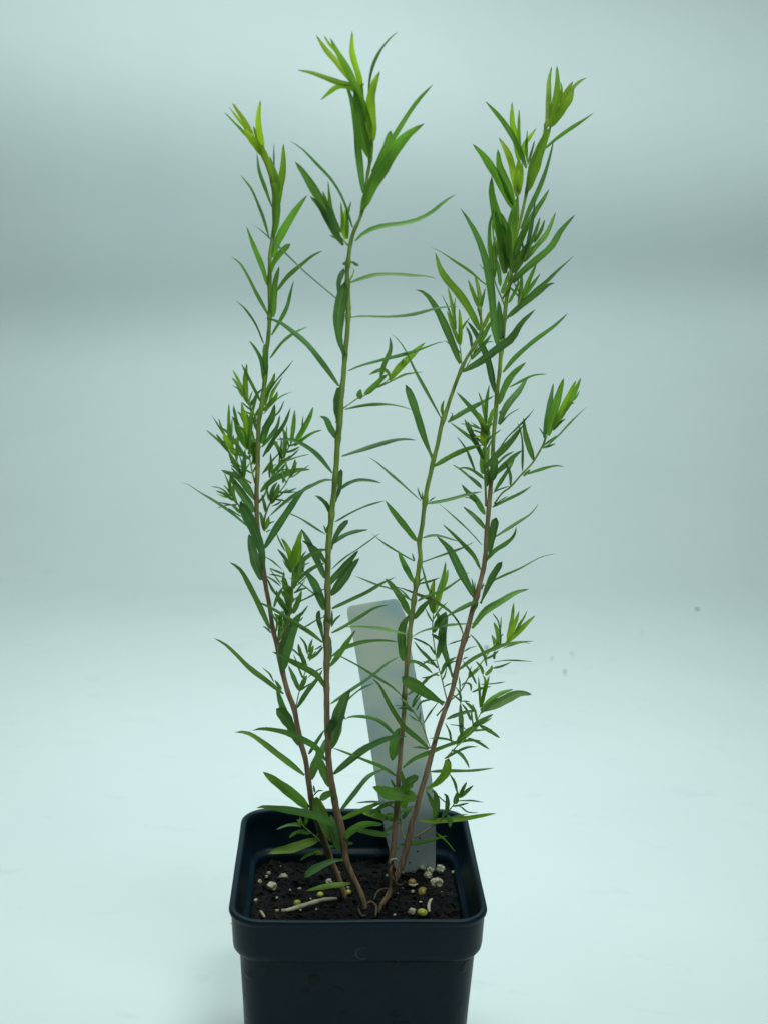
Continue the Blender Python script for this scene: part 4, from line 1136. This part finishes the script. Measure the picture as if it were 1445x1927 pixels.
1 72 0.2k 915,1115 840,950 760,750 700,560
1 44 0.4 770,630 620,510 450,380 330,260 220,160 108,103
1 16 0.2 680,520 640,440 567,380
1 28 0.4 750,590 710,530 685,497
2 54 0.5f 1160,575 1090,460 960,380 820,310 730,260 655,232
* 1i 1 12 12 880,765 920,610 935,580 970,430 990,350
1i 40 0.4 920,600 870,480 815,360
1i 46 0.6 925,590 960,520 990,455
1i 40 0.4 980,360 930,260 905,155
1i 22 0.2 995,260 970,160 915,85
1i 26 0.5 1005,240 1020,170 1043,110
1i 34 0.9 1000,300 1030,240 1052,170
1i 20 0.5 1010,320 1078,225
2 24 0.1 1140,190 1080,260 1020,310
2 16 0.1 1130,175 1060,215
1i 14 0.1 945,480 900,340 860,250
1i 18 0.1 925,280 860,220 730,150
2 14 0.1 1140,385 1060,430 990,485
1 44 0.1 895,765 1000,600 1080,500 1140,400
@ 440 1500 5.558
* 1j 1 16 10 930,500 880,440 800,370 730,310 680,240
1j 26 0.4 710,310 640,295 560,300 440,345
1j 20 0.4 690,290 640,280 580,290
1j 40 0.6 800,385 700,370 630,390 575,435
1j 24 0.5 740,345 650,370 590,410
1j 20 1.1 700,300 660,235
1j 20 0.7 720,290 690,200
1j 30 0.5 740,300 755,220 740,150
1j 24 0.5 740,300 780,230
1 40 0.6 870,400 940,400
1 24 0.5 850,130 800,110 770,70
1 130 0.7f 845,10 890,150 970,320 1035,490
2 74 0.4f 1040,300 900,220 700,165 500,130 300,105 230,120
2 90 0.4k 1110,560 1060,400 1010,180
1 90 1.3f 885,450 760,490 600,545 450,570 350,600
1 36 0.7 905,560 790,600 690,668
1 40 Y 850,590 900,585 935,610
2 84 0.3fb 1150,660 1020,680 830,770 735,850
2 50 1.2f 1220,905 1000,930 850,960 748,988
2 70 0.7f 1150,455 1230,350 1380,280 1578,290
2 34 0.8 1165,490 1250,485
2 30 0.8k 1070,510 980,525
@ 660 1500 5.16
3 54 0.6 375,375 220,350 80,320 -20,300
"""
def parse():
    ox = oy = 0; sc = 1
    shoots, leaves = {}, []
    for ln in DATA.strip().splitlines():
        t = ln.split()
        if not t: continue
        if t[0] == '@': ox, oy, sc = float(t[1]), float(t[2]), float(t[3]); continue
        def P(q):
            a, b_ = q.split(','); b_ = b_.replace('+0', '')
            return (ox + float(a) / sc, oy + float(b_) / sc)
        if t[0] == '*':
            shoots[t[1]] = (t[2], float(t[3]) / sc, float(t[4]) / sc, [P(q) for q in t[5:]])
        else:
            leaves.append((t[0], float(t[1]) / sc, t[2], [P(q) for q in t[3:]]))
    return shoots, leaves
SHOOTS, LEAVES = parse()

# 3-D paths of stems
def near(path, x, y):
    """path: list of (x,y,depth); depth at the nearest photo point"""
    best = (1e9, 0)
    for i in range(len(path) - 1):
        ax, ay, ad_ = path[i]; bx, by, bd = path[i + 1]
        dx, dy = bx - ax, by - ay
        t = max(0, min(1, ((x - ax) * dx + (y - ay) * dy) / (dx * dx + dy * dy + 1e-9)))
        d = math.hypot(ax + dx * t - x, ay + dy * t - y)
        if d < best[0]: best = (d, ad_ + (bd - ad_) * t, t + i)
    return best
PATH = {}
base3 = at_z(716, 1716, SZ)
for k, pts in STEMS.items():
    if k == '4': g = near(PATH['3'], 737, 1668)[1]
    else: g = at_z(pts[0][0], pts[0][1], SZ).y
    top, mid = TOPD[k]
    y0, y1 = pts[0][1], pts[-1][1]
    PATH[k] = []
    for (x, y, w_) in pts:
        t = (y0 - y) / (y0 - y1)
        d = g * (1 - t) ** 2 + 2 * mid * t * (1 - t) + top * t * t
        PATH[k].append((x, y, d))
def add_attr(o, vals):
    a = o.data.attributes.new('woody', 'FLOAT', 'POINT')
    a.data.foreach_set('value', vals)
def px2m(p): return (p - CAM).dot(fw) / F_PX
def empty(name, loc):
    e = bpy.data.objects.new(name, None); e.empty_display_size = 0.01
    COL.objects.link(e); e.location = loc
    return e
def stem_object(name, path3, widths, wood, parent, loc, nodes=()):
    n = max(8, int(len(path3) * 5))
    P = cr(path3, n)
    # widths resampled by arc length
    L = [0]
    for i in range(1, len(path3)): L.append(L[-1] + (path3[i] - path3[i - 1]).length)
    rad, wd = [], []
    for i in range(n):
        s = L[-1] * i / (n - 1); j = 0
        while j < len(L) - 2 and L[j + 1] < s: j += 1
        t = (s - L[j]) / max(1e-9, L[j + 1] - L[j]); t = max(0, min(1, t))
        r_ = (widths[j] * (1 - t) + widths[j + 1] * t) / 2 * px2m(P[i])
        r_ *= 1 + 0.05 * noise.noise(P[i] * 240)
        for q in nodes:
            r_ += 0.00022 * math.exp(-((P[i] - q).length / 0.0013) ** 2)
        rad.append(r_ * 0.91); wd.append(wood[j] * (1 - t) + wood[j + 1] * t)
    P = [p + Vector((noise.noise(p * 130) , noise.noise(p * 130 + Vector((5, 0, 0))), 0)) * 0.00025 for p in P]
    v, f = tube_mesh([p - loc for p in P], rad, 10)
    o = mesh_obj(name, v, f, M_stem, parent)
    add_attr(o, [wd[i] for i in range(n) for _ in range(10)])
    return o

COLS = [(0.082, 0.160, 0.076), (0.155, 0.285, 0.042), (0.370, 0.470, 0.030)]
def leaf_col(c, rnd):
    if c == 'Y': return (0.42, 0.38, 0.14, 1)
    c = float(c)
    a, b_ = (COLS[0], COLS[1]) if c < 1 else (COLS[1], COLS[2])
    t = c if c < 1 else c - 1
    k = rnd.uniform(0.88, 1.12)
    return tuple((a[i] * (1 - t) + b_[i] * t) * k * (1 + rnd.uniform(-0.06, 0.06)) for i in range(3)) + (1,)
def make_leaf(idx, w_px, code, pts, d0, parent, loc):
    rnd = random.Random(idx * 31 + 5)
    flags = ''.join(ch for ch in code if ch in 'fkbR'); c = code.rstrip('fkbR')
    blunt = 'b' in flags
    L2 = sum(math.hypot(pts[i + 1][0] - pts[i][0], pts[i + 1][1] - pts[i][1]) for i in range(len(pts) - 1))
    m_per = px2m(at_y(pts[0][0], pts[0][1], d0))
    Lm = L2 * m_per
    k = rnd.uniform(-0.55, 0.55)
    start = d0
    if 'f' in flags: k = -rnd.uniform(0.15, 0.4); start -= 0.0014
    if 'k' in flags: k = rnd.uniform(0.2, 0.5); start += 0.0014
    acc = 0; P = []
    for i, (x, y) in enumerate(pts):
        if i: acc += math.hypot(x - pts[i - 1][0], y - pts[i - 1][1])
        t = acc / L2
        dd = start + k * Lm * (t * 0.6 + 0.4 * t * t) 
        P.append(at_y(x, y, dd))
    n = 13
    C = cr(P, n)
    wr = max(w_px * 1.07, 2.7) * m_per
    # real blades are seldom under 2 mm wide: thin ones are seen near edge-on
    real = max(wr * rnd.uniform(1.02, 1.15), min(0.0022, wr * 3.0, 0.0006 + Lm * 0.06))
    phi = math.acos(min(1, wr / real)) * rnd.choice((-1, 1))
    tw = rnd.uniform(-0.25, 0.25)
    vs, fs, uvs = [], [], []
    for i in range(n):
        t = i / (n - 1)
        T = (C[min(i + 1, n - 1)] - C[max(i - 1, 0)]).normalized()
        V = (C[i] - CAM).normalized()
        side = T.cross(V)
        side = side.normalized() if side.length > 1e-4 else Vector((1, 0, 0))
        nn = side.cross(T).normalized()
        ph = phi + tw * (t - 0.5)
        S_ = side * math.cos(ph) + nn * math.sin(ph)
        Nn = nn * math.cos(ph) - side * math.sin(ph)
        if blunt: wp = (t ** 0.75) * ((1 - t) ** 0.33) / 0.60
        else: wp = (t ** 0.40) * ((1 - t) ** 0.66) / 0.497
        wp = max(wp, 0.34 * (1 - t) ** 3)
        wp = min(wp, 1.0) * (1 + 0.05 * math.sin(t * 19 + idx))
        h = real / 2 * wp
        wave = 0.10 * h * math.sin(t * 9 + idx * 1.7)
        for u, lift in ((-1, 0.26), (-0.5, 0.10), (0, 0.0), (0.5, 0.10), (1, 0.26)):
            vs.append(C[i] + S_ * (h * u) - Nn * (h * lift) * (1 if idx % 3 else -1) + Nn * wave * u - loc)
            uvs.append(((u + 1) / 2, t))
    for i in range(n - 1):
        for j in range(4):
            a = i * 5 + j
            fs.append((a, a + 1, a + 6, a + 5))
    # underside 0.15 mm below, joined round the edge: a thin solid blade
    o = mesh_obj('leaf', vs, fs, M_leaf_red if 'R' in flags else M_leaf, parent)
    ul = o.data.uv_layers.new(name='UVMap')
    for lp in o.data.loops: ul.data[lp.index].uv = uvs[lp.vertex_index]
    o.color = leaf_col(c, rnd)
    return o

def woodiness(stem, y):
    g, b_ = WOOD[stem]
    return max(0, min(1, (y - g) / (b_ - g)))
plants = {}
defs = [('1', 'leftmost leafy plant, its single stem curving out to the left over the bushy side shoots'),
        ('2', 'tallest leafy plant, its straight single stem rising in the middle left of the white tag'),
        ('34', 'right-hand leafy plant whose two stems fork low beside the white tag')]
for key, lb in defs:
    p0 = STEMS['3' if key == '34' else key][0]
    loc = at_z(p0[0], p0[1], SZ)
    e = empty('leafy_plant', loc)
    tag(e, lb, 'plant', 'leafy plants growing in the pot')
    for ch in key: plants[ch] = (e, loc)
STEMOBJ = {}
for k in '1234':
    e, loc = plants[k]
    P3 = [at_y(x, y, d) for (x, y, d) in PATH[k]]
    ws = [q[2] for q in STEMS[k]]; wo = [woodiness(k, q[1]) for q in STEMS[k]]
    if k != '4':
        P3 = [P3[0] + Vector((0, 0, -0.004))] + P3; ws = [ws[0] * 1.1] + ws; wo = [1] + wo
    nodes = []
    for (sid, w_, c_, pts) in LEAVES:
        if sid == k: nodes.append(at_y(pts[0][0], pts[0][1], near(PATH[k], *pts[0])[1]))
    STEMOBJ[k] = stem_object('stem', P3, ws, wo, e, loc, nodes)
for sid, (par, w0, w1, pts) in SHOOTS.items():
    e, loc = plants[sid[0]]
    rnd = random.Random(sum(map(ord, sid)) * 7)
    _, d0, _ = near(PATH[par], *pts[0])
    k = rnd.choice((-1, 1)) * rnd.uniform(0.12, 0.4)
    acc = 0; path = []; tot = sum(math.hypot(pts[i + 1][0] - pts[i][0], pts[i + 1][1] - pts[i][1]) for i in range(len(pts) - 1))
    for i, (x, y) in enumerate(pts):
        if i: acc += math.hypot(x - pts[i - 1][0], y - pts[i - 1][1])
        path.append((x, y, d0 + k * acc / 5000.0))
    PATH[sid] = path
    P3 = [at_y(*q) for q in path]
    n = len(P3)
    ws = [max(2.3, w0 + (w1 - w0) * i / (n - 1)) for i in range(n)]
    brown = 0.7 * woodiness(par[0], pts[0][1])
    STEMOBJ[sid] = stem_object('side_shoot', P3, ws, [brown * (1 - i / (n - 1)) ** 2.6 for i in range(n)], e, loc)
# the fine young leaves that fill in the side shoots
rx = random.Random(77)
for sid, nn_, c_ in (('1a', 5, 0.8), ('1b', 8, 0.8), ('1c', 8, 0.7), ('1d', 10, 0.5), ('1e', 4, 0.6), ('1f', 6, 0.5), ('1g', 10, 0.5), ('1h', 2, 0.5), ('1i', 3, 0.6), ('2a', 1, 1),
                     ('3a', 2, 1), ('3b', 2, 0.9), ('4c', 2, 0.9), ('4d', 3, 0.8), ('4e', 9, 0.5), ('4f', 4, 0.7), ('4g', 3, 0.8), ('4h', 6, 0.5), ('4i', 6, 0.7), ('4j', 6, 0.5), ('4k', 2, 0.5), ('4l', 3, 0.5)):
    sp_ = SHOOTS[sid][3]
    for q in range(nn_):
        f_ = rx.uniform(0.25, 0.98) * (len(sp_) - 1); i_ = min(int(f_), len(sp_) - 2); t_ = f_ - i_
        ax, ay = sp_[i_]; bx, by = sp_[i_ + 1]
        x0_, y0_ = ax + (bx - ax) * t_, ay + (by - ay) * t_
        an = math.atan2(by - ay, bx - ax) + (1 if q % 2 else -1) * rx.uniform(0.35, 0.95)
        Lx = rx.uniform(22, 46); bend = rx.uniform(-0.3, 0.3)
        pts_ = [(x0_ + math.cos(an + bend * u) * Lx * u, y0_ + math.sin(an + bend * u) * Lx * u) for u in (0, 0.5, 1)]
        LEAVES.append((sid, rx.uniform(2.4, 4.6), '%.2f' % max(0, c_ + rx.uniform(-0.3, 0.4)), pts_))
cnt = {}
for idx, (sid, w_, code, pts) in enumerate(LEAVES):
    e, loc = plants[sid[0]]
    _, d0, _ = near(PATH[sid], *pts[0])
    make_leaf(idx, w_, code, pts, d0, STEMOBJ[sid], loc)
    cnt[sid] = cnt.get(sid, 0) + 1
print('LEAVES', len(LEAVES), cnt)

# ---------------------------------------------------------------- papery bark at the stem bases, dried leaf on the soil
def strip(name, pts_px, w_px, mat, parent, loc, dy=0.0, lift=0.0015, z=None):
    P = []
    for (x, y) in pts_px:
        p = at_z(x, y, SZ + lift) if z is None else at_y(x, y, z)
        P.append(p + Vector((0, dy, 0)))
    C = cr(P, 12)
    vs, fs = [], []
    for i, c in enumerate(C):
        T = (C[min(i + 1, 11)] - C[max(i - 1, 0)]).normalized()
        sd = T.cross((c - CAM).normalized()).normalized()
        h = w_px * (0.36 if mat is M_bark else 0.5) * px2m(c) * (0.35 + 0.65 * math.sin(math.pi * (0.08 + 0.84 * i / 11)))
        h *= 1 + 0.25 * noise.noise(c * 900)
        nn = sd.cross(T)
        for u, l in ((-1, 0.3), (0, -0.2), (1, 0.4)): vs.append(c + sd * h * u + nn * h * l - loc)
    for i in range(11):
        for j in range(2):
            a = i * 3 + j; fs.append((a, a + 1, a + 4, a + 3))
    o = mesh_obj(name, vs, fs, mat, parent)
    sm = o.modifiers.new('thick', 'SOLIDIFY'); sm.thickness = 0.00022
    return o
e3, l3 = plants['3']; e2, l2 = plants['2']
def V(u, v_): return (660 + u / 5.16, 1500 + v_ / 5.16)
strip('bark_strip', [V(270, 1130), V(300, 1060), V(350, 1000), V(400, 900)], 7, M_bark, e3, l3, lift=0.0025)
strip('bark_strip', [V(375, 660), V(390, 620), V(430, 603), V(450, 620)], 3.5, M_dry, e3, l3, z=near(PATH['3'], 736, 1622)[1] - 0.0018)
strip('bark_strip', [V(410, 800), V(440, 850), V(500, 855), V(530, 815)], 5, M_bark, e3, l3, z=near(PATH['3'], 738, 1660)[1] - 0.0020)
strip('bark_strip', [V(415, 660), V(410, 720), V(430, 800)], 4, M_bark, e3, l3, z=near(PATH['3'], 738, 1650)[1] - 0.0022)
strip('bark_strip', [V(150, 1045), V(200, 1020), V(245, 1060), V(250, 1110), V(240, 1165)], 5.5, M_bark, e2, l2, lift=0.0018)
strip('bark_strip', [V(75, 1080), V(90, 1130), V(110, 1160), V(150, 1155)], 7, M_bark, e2, l2, lift=0.0018)
strip('bark_strip', [V(230, 1000), V(250, 940), V(300, 900), V(360, 890)], 3.5, M_bark, e2, l2, lift=0.0015)
def U(u, v_): return (440 + u / 5.558, 1500 + v_ / 5.558)
Z0 = Vector((0, 0, 0))
o = strip('fallen_leaf', [U(430, 1195), U(560, 1190), U(700, 1150), U(800, 1120), U(940, 1080), U(1080, 1068)], 8.5, M_dry, None, Z0, lift=0.0014)
tag(o, 'long dried tan leaf lying on the soil near the front left of the pot', 'fallen leaf')
o = strip('fallen_leaf', [V(760, 1120), V(755, 1060), V(770, 1010), V(790, 995)], 5.5, M_dry, None, Z0, lift=0.002)
tag(o, 'short curled tan leaf scrap on the soil right of the yellow bead', 'fallen leaf')
o = strip('fallen_leaf', [U(280, 1195), U(300, 1225), U(325, 1262)], 5, M_dry, None, Z0, lift=0.002)
tag(o, 'small pale leaf scrap against the front left corner of the rim', 'fallen leaf')
o = strip('fallen_leaf', [V(560, 850), V(600, 865), V(650, 850)], 4, M_dry, None, Z0, lift=0.001)
tag(o, 'thin tan leaf shred just below the small amber bead', 'fallen leaf')
